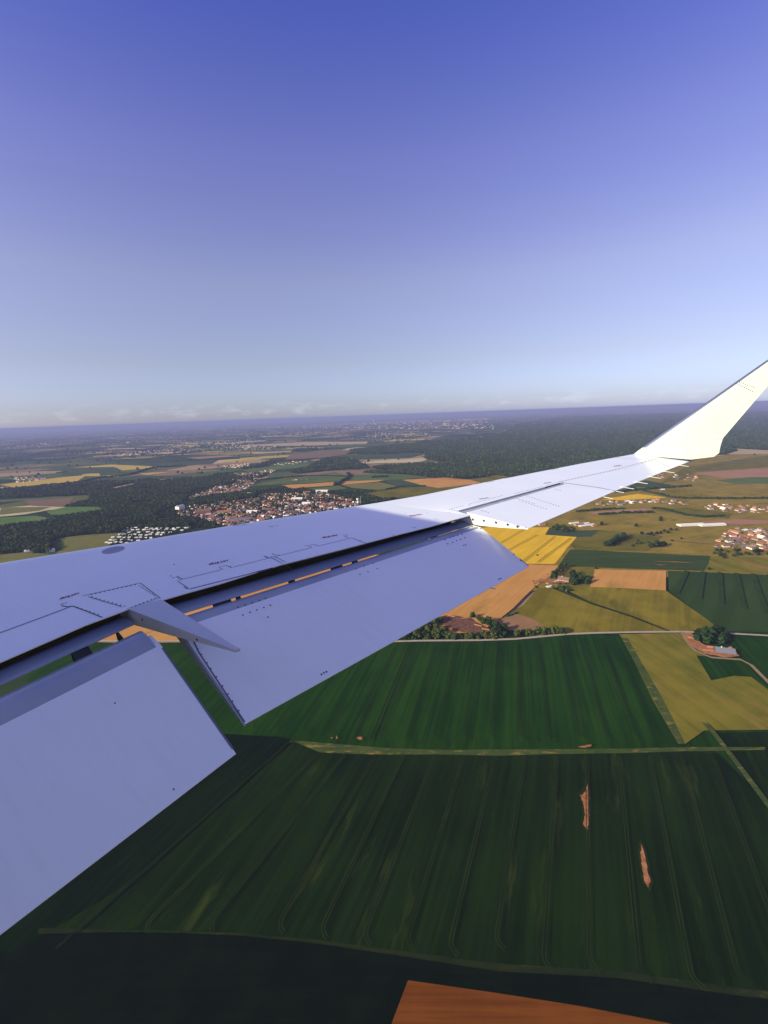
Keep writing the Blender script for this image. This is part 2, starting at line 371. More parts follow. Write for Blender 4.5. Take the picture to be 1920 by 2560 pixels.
fld(c6, 'pale', [(0, 396), (335, 382), (330, 390), (100, 403)])
fld(c6, 'yellow', [(0, 429), (130, 420), (60, 440), (0, 456)])
fld(c6, 'olive', [(1500, 575), (1659, 538), (1800, 560), (1620, 600)])
# ---- right hand middle distance
sheet('field', GP(c7, [(-2600, 690), (700, 690), (2700, 690), (3200, 2300), (4200, 3200), (-1500, 3200), (-2600, 1900)]), 'crop_up')
sheet('field', [G(*p) for p in ((1000, 1420), (1160, 1260), (1560, 1170), (1920, 1125), (2500, 1080), (2700, 1420), (2100, 1480), (1600, 1440), (1200, 1500))], 'ochre2')
fld(c4, 'olive', [(780, 1120), (1000, 985), (1659, 890), (2300, 860), (2300, 1010), (1659, 985), (1100, 1024), (960, 1090)])
fld(c4, 'pale', [(1380, 835), (1659, 850), (2400, 830), (2400, 870), (1659, 880), (1290, 882)])
fld(c4, 'pink', [(1060, 1032), (1659, 995), (2300, 985), (2300, 1060), (1659, 1066), (1300, 1072)])
fld(c4, 'green', [(1240, 1092), (1500, 1066), (2100, 1066), (2100, 1110), (1400, 1122)])
fld(c4, 'ochre', [(700, 1178), (1000, 1160), (1240, 1226), (960, 1242), (860, 1232)])
fld(c4, 'rape', [(330, 1245), (620, 1200), (860, 1230), (500, 1252)])
fld(c4, 'bluegreen', [(540, 1142), (680, 1092), (900, 1130), (760, 1152)])
fld(c4, 'pink', [(210, 1352), (680, 1316), (740, 1330), (330, 1368)])
fld(c4, 'olive', [(740, 1330), (1010, 1310), (1380, 1360), (1340, 1400), (900, 1350)])
fld(c4, 'pink', [(960, 1440), (1420, 1405), (1659, 1415), (1659, 1440), (1200, 1452)])
fld(c4, 'olive', [(0, 1530), (330, 1490), (820, 1540), (700, 1660), (130, 1660)])
# ---- right hand near fields
fld(c7, 'rape', [(-160, 110), (60, 92), (400, 93), (375, 137), (557, 150), (500, 215), (430, 306), (280, 305), (-240, 310)])
fld(c7, 'bluegreen', [(375, 135), (405, 96), (540, 112), (690, 110), (640, 148), (557, 150)])
fld(c7, 'crop_mid', [(520, 222), (1325, 260), (1290, 347), (900, 335), (455, 316)])
fld(c7, 'rough', [(1325, 262), (1659, 270), (1900, 290), (1900, 360), (1290, 347)])
fld(c7, 'olive', [(510, 318), (680, 330), (640, 440), (520, 470), (470, 380)])
fld(c7, 'tan', [(-800, 240), (280, 309), (468, 316), (400, 380), (310, 445), (110, 628), (0, 700), (-800, 770), (-2400, 770), (-2400, 240)])
fld(c7, 'tan', [(660, 338), (1072, 346), (1070, 461), (800, 452), (632, 440)])
fld(c7, 'ochre', [(400, 442), (640, 540), (870, 615), (1085, 700), (650, 712), (420, 722), (300, 735), (100, 640), (250, 545), (330, 450)])
fld(c7, 'ochre', [(632, 440), (1070, 461), (1180, 540), (1390, 685), (1390, 703), (1095, 700), (870, 607), (640, 530), (520, 470), (560, 445)])
fld(c7, 'soilbrown', [(212, 597), (300, 625), (405, 690), (340, 715), (160, 690), (90, 635)])
fld(c7, 'crop_right', [(1080, 347), (1659, 372), (2600, 390), (2600, 735), (1400, 700), (1185, 540), (1085, 465)])
UPW = [(-2400, 764), (-500, 764), (-360, 760), (0, 757), (200, 748), (500, 720), (660, 714), (820, 740), (900, 900), (1000, 1100), (1140, 1352), (900, 1345), (-100, 1335), (-1200, 1300), (-1500, 1240), (-2600, 1200)]
fld(c7, 'crop_up', UPW)
fld(c7, 'rough', [(800, 716), (1180, 707), (1290, 830), (1659, 1000), (2700, 1000), (2700, 1290), (1659, 1270), (1290, 1275), (1180, 1352), (1140, 1352), (900, 900), (820, 740)])
fld(c7, 'verge', [(812, 735), (850, 740), (1000, 1000), (1180, 1352), (1140, 1352), (1000, 1100), (900, 900)])
fld(c7, 'crop_up', [(1245, 840), (1320, 845), (1520, 880), (1659, 1000), (1659, 1040), (1560, 965), (1460, 958), (1330, 985)])
fld(c7, 'crop_up', [(1440, 735), (1659, 740), (2600, 760), (2600, 1060), (1659, 1010), (1530, 880), (1490, 830)])
fld(d3, 'crop_low', [(1340, 185), (1659, 178), (2400, 190), (2400, 1400), (1659, 640), (1390, 270)])
# bottom fields
fld(d2, 'verge', [(-300, 215), (330, 255), (700, 285), (1000, 308), (1659, 316), (2900, 300), (3400, 300), (3400, 318), (2900, 326), (1659, 356), (1000, 354), (700, 342), (520, 335), (370, 300), (330, 268), (-300, 226)])
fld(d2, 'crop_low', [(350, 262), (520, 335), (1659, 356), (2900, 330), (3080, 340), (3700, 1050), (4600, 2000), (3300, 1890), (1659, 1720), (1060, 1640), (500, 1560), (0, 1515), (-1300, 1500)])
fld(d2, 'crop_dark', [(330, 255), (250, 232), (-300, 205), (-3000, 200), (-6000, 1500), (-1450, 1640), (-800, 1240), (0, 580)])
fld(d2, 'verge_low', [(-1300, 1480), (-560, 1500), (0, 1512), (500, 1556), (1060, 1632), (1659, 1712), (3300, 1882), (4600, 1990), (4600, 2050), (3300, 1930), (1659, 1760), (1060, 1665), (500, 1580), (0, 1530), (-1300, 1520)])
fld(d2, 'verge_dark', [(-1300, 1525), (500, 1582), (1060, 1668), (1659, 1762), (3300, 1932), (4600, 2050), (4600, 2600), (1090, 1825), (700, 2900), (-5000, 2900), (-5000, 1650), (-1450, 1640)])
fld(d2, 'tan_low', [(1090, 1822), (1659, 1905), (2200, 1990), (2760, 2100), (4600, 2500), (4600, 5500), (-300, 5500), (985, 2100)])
sheet('thin_crop', jag(GP(d3, [(612, 440), (636, 520), (640, 610), (636, 700), (624, 772), (582, 722), (592, 660), (577, 590), (562, 535), (585, 520)]), .6, 2.2), 'verge_low')
sheet('thin_crop', jag(GP(d3, [(925, 800), (962, 890), (978, 980), (998, 1055), (975, 1108), (932, 1060), (912, 960), (906, 870)]), .6, 2.2), 'verge_low')
sheet('soil_patch', jag(GP(d3, [(616, 480), (626, 540), (628, 600), (624, 690), (618, 748), (592, 715), (604, 660), (594, 600), (574, 545), (592, 545), (606, 515)]), .28, 2.0), 'soil')
sheet('soil_patch', jag(GP(d3, [(928, 832), (948, 900), (960, 980), (980, 1050), (966, 1086), (943, 1045), (930, 960), (920, 880)]), .28, 2.0), 'soil')
for q in ([(590, 240), (596, 236), (602, 243), (592, 247)], [(623, 228), (632, 230), (634, 247), (624, 248)], [(755, 240), (790, 236), (797, 247), (780, 256), (766, 250)]):
    sheet('soil_patch', jag(GP(d2, q), .3, 2), 'soil')
for q in ([(560, 268), (640, 255), (642, 264), (600, 272)],): sheet('soil_patch', jag(GP(d3, q), .3, 2), 'soil')
for a in ([(990, 294), (1120, 296), (1245, 305), (1100, 300)], [(1000, 313), (1090, 316), (1040, 319)]): sheet('soil_patch', jag(GP(c7, a), .4, 6), 'soil')

# ---- roads and farm tracks
def road(name, f, line, w, m): return sheet(name, strip_pts(GP(f, line), w), m, dz=.05)
road('road', c7, [(-2400, 757), (-500, 761), (-360, 757), (0, 754), (200, 747), (330, 735), (500, 719), (660, 712), (900, 707), (1160, 705), (1420, 714), (1659, 728), (2600, 760)], 4.4, 'road')
road('farm_track', c7, [(1160, 706), (1190, 760), (1235, 815), (1330, 855), (1500, 868), (1560, 900), (1659, 1000), (1800, 1150)], 4.0, 'dirt')
road('farm_track', c7, [(400, 438), (520, 487), (640, 535), (870, 612), (1090, 702)], 2.2, 'crop_mid')
road('farm_track', d3, [(1290, 130), (1345, 190), (1450, 330), (1659, 610), (2000, 1060)], 4.5, 'verge')
road('farm_track', c7, [(310, 412), (400, 402), (470, 392)], 4, 'dirt')
road('farm_track', c7, [(840, 132), (1000, 150), (1130, 175), (1340, 192)], 4, 'dirt')
road('farm_track', c6, [(0, 640), (520, 560), (700, 545), (1000, 552), (1500, 575)], 4, 'crop_mid')

# ---- tramlines: pairs of wheel tracks pressed into the crop
def clip_line(p, q): return np.array(G(*p)), np.array(G(*q))
def tramline(f, a, b, hook=1, single=False, w=0.6, m='track'):
    p, q = clip_line(f(*a), f(*b)); d = q - p; L = np.linalg.norm(d); d /= L; L -= 8 if hook else 0; q = p + d * L; nn = np.array([-d[1], d[0]])
    n = max(4, int(L / 25)); wob = np.cumsum(rng.normal(0, .05, n + 1)); wob -= np.linspace(wob[0], wob[-1], n + 1)
    base = [p + d * L * i / n + nn * wob[i] for i in range(n + 1)]
    if hook:
        for t in (.3, .6, .9, 1.2): base.append(q + d * math.sin(t) * 7 + nn * hook * (1 - math.cos(t)) * 9)
    mb = MB(); ZL[0] += .0
    for off in ((0,) if single else (-.95, .95)):
        ln = []
        for i, b_ in enumerate(base):
            t = base[min(i + 1, len(base) - 1)] - base[max(i - 1, 0)]; t /= np.linalg.norm(t); ln.append(b_ + np.array([-t[1], t[0]]) * off)
        sp = strip_pts(ln, w); k = len(ln)
        mb.add([(x, y, ZT) for x, y in sp], [(i, i + 1, 2 * k - 2 - i, 2 * k - 1 - i) for i in range(k - 1)])
    o = mb.build('tramline', M[m]); o['kind'] = 'structure'
ZT = ZL[0] + .25
for a, b in (((240, 400), (0, 890)), ((390, 385), (130, 1035)), ((525, 390), (325, 1030)), ((675, 385), (510, 1035)), ((812, 385), (718, 1030)), ((955, 385), (905, 1035)), ((1095, 380), (1105, 1035)), ((1240, 365), (1305, 1035))):
    tramline(c8, a, b)
for a, b in (((460, 760), (570, 1320)), ((580, 745), (725, 1320)), ((700, 745), (890, 1320)), ((800, 800), (1030, 1310))): tramline(c7, a, b)
for a, b in (((620, 370), (425, 1080)), ((865, 375), (770, 1090)), ((1150, 360), (1175, 1100)), ((1420, 360), (1570, 1060))): tramline(c8, a, b, 0, True, .5)
tramline(c8, (345, 380), (75, 1045), 0, True, 1.5)
for a, b in (((110, 130), (80, 185)), ((300, 110), (225, 190)), ((520, 0), (405, 200)), ((690, 0), (560, 210)), ((840, 20), (735, 230))):
    a = np.array(a, float); b = np.array(b, float); tramline(d2, tuple(b + (a - b) * 1.0), tuple(b))
for a, b in (((520, 335), (-640, 1500)), ((695, 340), (-225, 1505)), ((885, 350), (225, 1510)), ((1065, 355), (505, 1550)), ((1265, 355), (785, 1590)), ((1455, 360), (1065, 1630)), ((1655, 365), (1345, 1660))):
    tramline(d2, a, b, m='tram_low')
for a, b in (((260, 325), (82, 1440)), ((440, 330), (360, 1570)), ((615, 320), (625, 1570)), ((800, 330), (920, 1630)), ((975, 325), (1225, 1670)), ((1160, 330), (1490, 1640)), ((1345, 345), (1780, 1560))):
    tramline(d3, a, b, m='tram_low')
for a, b in (((780, 360), (300, 1330)), ((1180, 360), (700, 1560)), ((1570, 350), (1200, 1640))): tramline(d2, a, b, 0, True, .45)
tramline(d2, (335, 258), (-1180, 1620), 0, True, 1.6)
for a, b in (((80, 285), (-900, 1000)), ((210, 290), (-900, 1170)), ((-60, 240), (-900, 760))): tramline(d2, a, b, 0)
for a, b in (((330, 140), (130, 245)), ((430, 150), (240, 300)), ((250, 110), (60, 220)), ((520, 160), (330, 300))): tramline(c7, a, b, 0, True, 1.7, 'olive')
for k in range(9): tramline(c7, (1190 + 95 * k, 352 + 4 * k), (1130 + 130 * k, 480 + 30 * k), 0, True, 7.0, 'crop_strip')

# ================================================================== aircraft (built in its own frame: X aft, Y starboard, Z up)
def paint(name, a, b, rough, spec=.5):
    m = mat(name, a, rough, 0, spec, var=b, scale=1.3, detail=6)
    t = m.node_tree; bs = t.nodes['Principled BSDF']
    bs.inputs['Coat Weight'].default_value = .7; bs.inputs['Coat Roughness'].default_value = .16
    tc = N(t, 'ShaderNodeTexCoord'); mp = N(t, 'ShaderNodeMapping'); mp.inputs['Scale'].default_value = (1.2, 26, 4)
    nn = N(t, 'ShaderNodeTexNoise'); nn.inputs['Scale'].default_value = 1.0; nn.inputs['Detail'].default_value = 5
    t.links.new(tc.outputs['Object'], mp.inputs[0]); t.links.new(mp.outputs[0], nn.inputs['Vector'])
    mr = N(t, 'ShaderNodeMapRange'); mr.inputs[3].default_value = rough - .06; mr.inputs[4].default_value = rough + .12
    t.links.new(nn.outputs[0], mr.inputs[0]); t.links.new(mr.outputs[0], bs.inputs['Roughness'])
    base = bs.inputs['Base Color'].links[0].from_socket
    g1 = N(t, 'ShaderNodeMapRange'); g1.inputs[1].default_value = .50; g1.inputs[2].default_value = .78; g1.inputs[3].default_value = 0; g1.inputs[4].default_value = .09
    t.links.new(nn.outputs[0], g1.inputs[0])
    g2 = N(t, 'ShaderNodeMix', data_type='RGBA'); g2.inputs['B'].default_value = (a[0] * .62, a[1] * .60, a[2] * .58, 1)
    t.links.new(g1.outputs[0], g2.inputs['Factor']); t.links.new(base, g2.inputs['A']); t.links.new(g2.outputs['Result'], bs.inputs['Base Color'])
    return m
W_ = {
 'wing': paint('wing_paint', (.83, .84, .84), (.87, .88, .88), .38),
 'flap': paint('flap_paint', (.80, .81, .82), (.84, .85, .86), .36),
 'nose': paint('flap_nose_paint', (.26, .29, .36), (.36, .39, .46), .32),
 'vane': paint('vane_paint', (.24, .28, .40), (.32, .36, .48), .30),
 'grey': paint('fairing_grey', (.50, .52, .55), (.58, .60, .63), .45),
 'white': paint('white_paint', (.82, .83, .82), (.86, .87, .86), .30),
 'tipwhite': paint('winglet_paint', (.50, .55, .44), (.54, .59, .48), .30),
 'seal': mat('gap_seal', (.30, .32, .36), .6, spec=.3, var=(.38, .40, .44), scale=6),
 'dark': mat('dark_parts_and_cove_shade', (.035, .037, .042), .7, spec=.2, var=(.06, .062, .07), scale=5),  # dark brackets and holes; also the flap cove's shade put into colour
 'line': mat('sealant', (.15, .15, .22), .8, spec=.1),
 'rivet': mat('fastener_dark', (.055, .055, .08), .5, spec=.3),
 'red': mat('red_stencil', (.32, .035, .05), .6, spec=.2),
 'maroon': mat('maroon_stencil', (.26, .03, .06), .6, spec=.2),
 'steel': mat('bare_metal', (.55, .55, .58), .28, 1.0),
 'glass': mat('cabin_glass', (.02, .025, .03), .08, spec=.6),
 'cream': paint('end_cream', (.72, .70, .62), (.78, .76, .68), .5),
}
AIR = empty('airplane')
tag(AIR, 'white passenger jet seen from its cabin, starboard wing with lowered flaps and upright winglet', 'airplane')
AIR.matrix_world = Matrix.Translation(Vector((CAMPOS - RW @ ACAM).tolist())) @ Matrix(RW.tolist()).to_4x4()
def onz(px, py, z=0.0):
    r = aray(px, py); return ACAM + r * ((z - ACAM[2]) / r[2])
def onplane(px, py, p0, n):
    r = aray(px, py); return ACAM + r * (np.dot(p0 - ACAM, n) / np.dot(r, n))
def loft(name, secs, m, parent, cap=True, smooth=True, mats=None):
    n = len(secs[0]); v = [p for s in secs for p in s]; f = []
    for k in range(len(secs) - 1):
        for i in range(n):
            j = (i + 1) % n; f.append((k * n + i, (k + 1) * n + i, (k + 1) * n + j, k * n + j))
    if cap: f += [tuple(range(n)), tuple(range(len(secs) * n - 1, (len(secs) - 1) * n - 1, -1))]
    o = link(name, v, f, m, parent)
    me = o.data
    bm = bmesh.new(); bm.from_mesh(me); bmesh.ops.recalc_face_normals(bm, faces=bm.faces)
    if smooth:
        for q in bm.faces: q.smooth = True
        for e in bm.edges:
            if e.is_boundary or (len(e.link_faces) == 2 and e.calc_face_angle(0) > math.radians(32)): e.smooth = False
    bm.to_mesh(me); bm.free()
    return o
WING = empty('wing', parent=AIR)
LEY = [.4, 2.582, 3.664, 4.885, 6.04, 7.398, 9.345, 10.998, 12.481]; LEZ = [0, 0, -.022, -.034, -.06, -.095, -.039, -.009, 0]
def le(y): return np.array([1.498 + .5611 * (y - 2.582), y, float(np.interp(y, LEY, LEZ))])
def section(L, R, lip=.30, rear=.26, tk=.105, sealed=False):
    c = np.linalg.norm((R - L)[:2]); t = tk * c
    def P(s, dz): return L + (R - L) * s + np.array([0, 0, dz])
    up = [(-.022, -.50 * t), (-.020, -.34 * t), (-.012, -.17 * t), (0, -.075 * t), (.02, -.022 * t), (.055, -.004 * t), (.12, 0), (.3, 0), (.5, 0), (.7, 0), (.85, 0), (1, 0)]
    q = [P(*a) for a in up]
    if sealed: q += [P(1, -rear), P(.97, -rear - .002)]
    else: q += [P(1, -.010), P(1 - lip / c, -.022), P(1 - lip / c, -rear)]
    if sealed: q += [P(.9, -max(rear, .25 * t) - .01)]
    else: q += [P(1 - lip / c - .06, -rear - .025)]
    q += [P(.62, -max(.55 * t, rear * .6)), P(.4, -.85 * t), (P(.2, -.9 * t)), P(.06, -.82 * t), P(0, -.68 * t)]
    return q
def darken(o, n, ks):  # paints the cove's shade onto the lip underside and spar faces
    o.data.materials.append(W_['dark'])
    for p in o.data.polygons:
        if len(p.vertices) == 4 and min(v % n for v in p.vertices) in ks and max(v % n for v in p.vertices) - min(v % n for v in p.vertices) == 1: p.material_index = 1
FP1 = onz(320, 1523); FP2 = onz(405, 1500)
BAY = onz(1176, 1288)
rear_in = [(.4, np.array([3.87, .4, 0])), (1.9, onz(0, 1655)), (2.55, np.array([3.90, 2.5, 0])), (2.9, FP1), (3.2, FP2)]
for px, z in (((474, 1480), .01), ((550, 1459), .01), ((700, 1412), .034), ((850, 1374), .021), ((1000, 1335), .01), ((1080, 1315), 0.0)):
    p = onz(*px, z); rear_in.append((p[1] + .02, p))
rear_in.append((6.86, BAY))
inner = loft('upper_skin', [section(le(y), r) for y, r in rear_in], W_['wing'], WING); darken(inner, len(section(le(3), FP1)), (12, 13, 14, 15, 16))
SL0, SL1 = onz(1146, 1278), onz(1406, 1206.5)
sec_out = [section(le(6.86), BAY, rear=.125, sealed=True)]
for k, y in enumerate((6.95, 7.6, 8.4, 9.2)):
    t = (0, .28, .63, 1)[k]; sec_out.append(section(le(y), SL0 + (SL1 - SL0) * t, rear=.12 - .05 * t, sealed=True))
outer = loft('outer_skin', sec_out, W_['wing'], WING)
TE0 = onz(1538, 1227); TE1 = np.array([8.096, 12.457, -.067])
sec_tip = []
for k, y in enumerate((9.21, 10.0, 11.0, 11.9, 12.47)):
    t = (0, .25, .55, .82, 1)[k]; sec_tip.append(section(le(y), TE0 + (TE1 - TE0) * t, rear=.012, tk=.09, sealed=True))
tip = loft('tip_skin', sec_tip, W_['wing'], WING)
# aileron with its gap strip and inboard end face
A0, A1, A2, A3 = onz(1167, 1281), onz(1416, 1209.5), TE0 + np.array([0, -.015, 0]), onz(1321, 1321)
dn = lambda p, h: p - np.array([0, 0, h])
strip = MB().add([dn(SL0, .012), dn(SL1, .012), dn(A1, .014), dn(A0, .014)], [(0, 3, 2, 1)]).build('gap_strip', W_['seal'], WING)
AIL = empty('aileron', parent=AIR)
loft('aileron_skin', [[p, q, dn(q, .006), dn(p, h)] for p, q, h in ((A0, A3, .112), (A1, A2, .05))], W_['wing'], AIL, smooth=False)
# cream closing rib from the flap bay corner to the aileron's trailing edge
nrm = np.cross(A3 - BAY, [0, 0, 1.]); nrm /= np.linalg.norm(nrm); off = nrm * (-.012 if nrm[1] > 0 else .012)
rib = [BAY + off + [0, 0, -.002], A3 + off + [0, 0, -.002], dn(A3 + off, .010), BAY + (A3 - BAY) * .55 + off - [0, 0, .075], BAY + (A3 - BAY) * .18 + off - [0, 0, .118], BAY + off - [0, 0, .12]]
ribo = link('end_rib', rib + [p - off * .8 for p in rib], [(0, 1, 2, 3, 4, 5), (11, 10, 9, 8, 7, 6)] + [(i, (i + 1) % 6, 6 + (i + 1) % 6, 6 + i) for i in range(6)], W_['cream'], AIL)

def frame2(p, u):  # small disc basis
    u = u / np.linalg.norm(u); a = np.cross(u, [0, 0, 1.0])
    if np.linalg.norm(a) < 1e-3: a = np.array([1.0, 0, 0])
    a /= np.linalg.norm(a); return a, np.cross(u, a)
def discs(name, pts, r, m, parent, n=7):
    mb = MB()
    for p, nn in pts:
        a, b = frame2(p, nn); nn = nn / np.linalg.norm(nn)
        top = [p + nn * .0022 + (a * math.cos(2 * math.pi * i / n) + b * math.sin(2 * math.pi * i / n)) * r for i in range(n)]
        bot = [q - nn * .004 for q in top]
        mb.add(top + bot, [tuple(range(n))] + [(i, (i + 1) % n, n + (i + 1) % n, n + i) for i in range(n)])
    o = mb.build(name, m, parent); o['kind'] = 'stuff'; return o

# flaps
def flap(A, B, C, D, za, dg, inboard_ext=None, name='flap', nk=1.0):
    a, b = onz(*A, za), onz(*B, za); u = (b - a) / np.linalg.norm(b - a)
    aft = np.array([u[1], -u[0], 0]); aft /= np.linalg.norm(aft); r = math.radians(dg)
    v = aft * math.cos(r) + np.array([0, 0, -math.sin(r)]); n = np.cross(u, v); n *= np.sign(n[2])
    c, d = onplane(*C, a, n), onplane(*D, a, n)
    if inboard_ext: a = a - u * inboard_ext; d = d - u * inboard_ext
    root = empty(name, parent=AIR)
    def sec(p, q, k=1.0):
        w = q - p; L = np.linalg.norm(w); w = w / L
        pts = [(0, 0), (.33, .004), (.66, .003), (1, 0), (1, -.006), (.7, -.05), (.4, -.085), (.1, -.125), (-.06, -.135), (-.13, -.115), (-.165, -.075)]
        return [p + w * s * L + n * z * k for s, z in pts]
    def nose(p, q):
        w = q - p; L = np.linalg.norm(w); w = w / L
        pts = [(0, .0), (-.045, -.003), (-.09, -.014), (-.13, -.036), (-.155, -.062), (-.165, -.085), (-.12, -.08), (-.05, -.06), (0, -.03)]
        return [p + w * s * L * nk + n * z * (1 + (nk - 1) * .8) for s, z in pts]
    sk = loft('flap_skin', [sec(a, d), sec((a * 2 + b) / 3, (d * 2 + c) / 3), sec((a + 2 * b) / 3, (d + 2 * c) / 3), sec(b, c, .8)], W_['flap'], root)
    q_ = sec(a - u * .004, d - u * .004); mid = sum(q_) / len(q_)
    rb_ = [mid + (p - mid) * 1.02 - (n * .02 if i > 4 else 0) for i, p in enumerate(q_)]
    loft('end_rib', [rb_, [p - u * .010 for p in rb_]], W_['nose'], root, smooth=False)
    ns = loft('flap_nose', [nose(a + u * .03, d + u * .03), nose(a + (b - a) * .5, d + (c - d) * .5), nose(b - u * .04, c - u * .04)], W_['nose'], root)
    return root, (a, b, c, d, u, v, n), sk, ns
FO, fo, fo_sk, fo_ns = flap((447, 1571), (1202, 1318.7), (1323, 1416), (613, 1810), -.12, 20, name='outboard_flap')
FI, fi, fi_sk, fi_ns = flap((0, 1815), (402, 1612), (590, 1884), (0, 2322), -.12, 20, 1.25, name='inboard_flap', nk=1.75)
def vane(top, bot, zt, zb, ext, parent):
    a, b = onz(*top[0], zt), onz(*top[1], zt); d, c = onz(*bot[0], zb), onz(*bot[1], zb)
    if ext: u = (b - a) / np.linalg.norm(b - a); a = a - u * ext; d = d - u * ext
    def sec(p, q):
        w = q - p; up = np.array([0, 0, 1.0])
        pts = [(-.35, -.075), (-.25, -.03), (0, .0), (.3, .012), (.65, .010), (1, 0), (1, -.006), (.5, -.03), (.1, -.06), (-.25, -.10)]
        return [p + w * s + up * z for s, z in pts]
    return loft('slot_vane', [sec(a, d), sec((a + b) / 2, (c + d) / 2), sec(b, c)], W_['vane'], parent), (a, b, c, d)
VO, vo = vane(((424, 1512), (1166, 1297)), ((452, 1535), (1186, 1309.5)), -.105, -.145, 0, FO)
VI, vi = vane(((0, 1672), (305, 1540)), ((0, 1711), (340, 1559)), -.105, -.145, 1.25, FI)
def bracket(v4, f4, t0, t1, parent):
    a, b, c, d = v4; e, g = f4[0], f4[1]; w = f4[5]
    P0, P1 = d + (c - d) * t0, d + (c - d) * t1
    P0 = P0 - w * .04; P1 = P1 - w * .04
    L = w * .24 ; dz = np.array([0, 0, -.10])
    P0 = P0 - np.array([0, 0, .010]); P1 = P1 - np.array([0, 0, .010])
    q = [P0, P1, P1 + L + [0, 0, .0], P0 + L + [0, 0, .0]]; q2 = [p + dz for p in q]
    return MB().add(q + q2, [(0, 1, 2, 3), (7, 6, 5, 4), (0, 4, 5, 1), (1, 5, 6, 2), (2, 6, 7, 3), (3, 7, 4, 0)]).build('hinge_bracket', W_['dark'], parent)
for x0, x1 in ((345, 458), (495, 520), (838, 872), (1115, 1180), (1252, 1279)):
    X0, X1 = c2(x0, 0)[0], c2(x1, 0)[0]
    # position along the vane found from where the bracket stands along the slot
    def tt(X):
        lo, hi = 0.0, 1.0
        for _ in range(30):
            t = (lo + hi) / 2; p = vo[3] + (vo[2] - vo[3]) * t; q = AR @ (p - ACAM); xx = CW / 2 + FPX * q[0] / q[2]
            if xx < X: lo = t
            else: hi = t
        return lo
    bracket(vo, fo, tt(X0), tt(X1), FO)
for t0, t1 in ((.925, .932), (.765, .82)): bracket(vi, fi, t0, t1, FI)
for t0, t1 in ((.80, .825), (.935, .95)): bracket(vo, fo, t0, t1, FO)

# flap track fairing: a tapering wedge aft of the wing between the two flaps
FAIR = empty('flap_track_fairing', parent=AIR)
P4, P3 = onz(574, 1621), onz(588, 1617)
def fsec(p, q, h, tuck):
    w = q - p
    return [p + [0, 0, .004], q + [0, 0, .004], q - w * tuck - [0, 0, h], p + w * tuck - [0, 0, h]]
loft('fairing_skin', [fsec(FP1 - [.25, .0, .03], FP2 - [.25, .03, .03], .19, .12), fsec(FP1, FP2, .185, .10), fsec(FP1 * .6 + P4 * .4, FP2 * .6 + P3 * .4, .125, .08), fsec(P4, P3, .024, .03)], W_['grey'], FAIR, smooth=False)
dv = (P4 - FP1); dv /= np.linalg.norm(dv)
loft('fairing_tip', [fsec(P4 + dv * .002 + [0, 0, .001], P3 + dv * .002 + [0, 0, .001], .026, -.02), fsec(P4 + dv * .055 - [0, 0, .002], P3 + dv * .055 - [0, 0, .002], .020, .05)], W_['grey'], FAIR, smooth=False)
FN = np.cross(P4 - FP1, [0, 0, 1.0]); FN /= np.linalg.norm(FN); FN *= -np.sign(FN[1])
discs('screw', [(FP1 + (P4 - FP1) * t - [0, 0, h] + FN * -.004 + np.array([0, 0, 0]), FN) for t, h in ((.14, .06), (.70, .045))], .011, W_['rivet'], FAIR)

# winglet
WL = empty('winglet', parent=AIR)
k70 = math.tan(math.radians(20)); wn = np.array([0, -math.sin(math.radians(70)), math.cos(math.radians(70))])
def wsec(z, xl, xt, tk):
    y = 12.481 + z * k70; L = np.array([xl, y, z]); R_ = np.array([xt, y, z]); c = xt - xl
    up = [(0, 0), (.03, .35), (.12, .75), (.3, 1), (.6, .7), (.85, .28), (1, .02), (1, -.02), (.85, -.28), (.6, -.7), (.3, -1), (.12, -.75), (.03, -.35)]
    return [L + np.array([c * s, 0, 0]) + wn * (t * tk * c) for s, t in up]
ws = [(-.03, 7.03, 8.12, .03), (.06, 7.11, 8.50, .03), (.14, 7.19, 8.572, .03), (.30, 7.36, 8.572, .032), (.43, 7.495, 8.588, .035), (.9, 7.985, 8.84, .036), (1.45, 8.555, 9.135, .036), (1.93, 9.055, 9.385, .034), (2.02, 9.17, 9.42, .03), (2.06, 9.26, 9.44, .02)]
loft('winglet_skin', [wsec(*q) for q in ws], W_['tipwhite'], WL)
def lsec(z, xl, c0):
    y = 12.481 + z * k70; L = np.array([xl, y, z])
    return [L + [c0, 0, 0] + wn * .026, L + [c0 * .4, 0, 0] + wn * .019, L + [-.012, 0, 0], L + [c0 * .4, 0, 0] - wn * .019, L + [c0, 0, 0] - wn * .026]
loft('leading_edge', [lsec(.14, 7.19, .075), lsec(.6, 7.672, .06), lsec(1.0, 8.09, .05), lsec(1.45, 8.555, .042), lsec(1.93, 9.055, .03)], W_['steel'], WL)

# fuselage, outside the frame: it throws the shadow over the inner wing
FUS = empty('fuselage', parent=AIR)
FY, FZ, FR = -.95, 2.22, 1.30
rings_ = [(-12.5, .05, -.35), (-12.1, .45, -.28), (-11, .85, -.16), (-9.5, 1.17, -.05), (-8, 1.3, 0), (-2, 1.3, 0), (4, 1.3, 0), (10, 1.3, 0), (14, 1.22, .06), (17, .95, .25), (20, .55, .5), (22, .2, .7)]
loft('hull', [[(x, FY + r * math.cos(2 * math.pi * i / 32), FZ + dz + r * math.sin(2 * math.pi * i / 32)) for i in range(32)] for x, r, dz in rings_], W_['white'], FUS)
loft('belly_fairing', [[(x, FY + w * cx, .55 + h * cz) for cx, cz in ((-1, .6), (-1, -.4), (-.7, -.9), (0, -1.1), (.7, -.9), (1, -.4), (1, .6))] for x, w, h in ((-1.5, .9, .6), (0, 1.72, 1.25), (4.2, 1.72, 1.25), (6.5, .9, .6))], W_['white'], FUS)
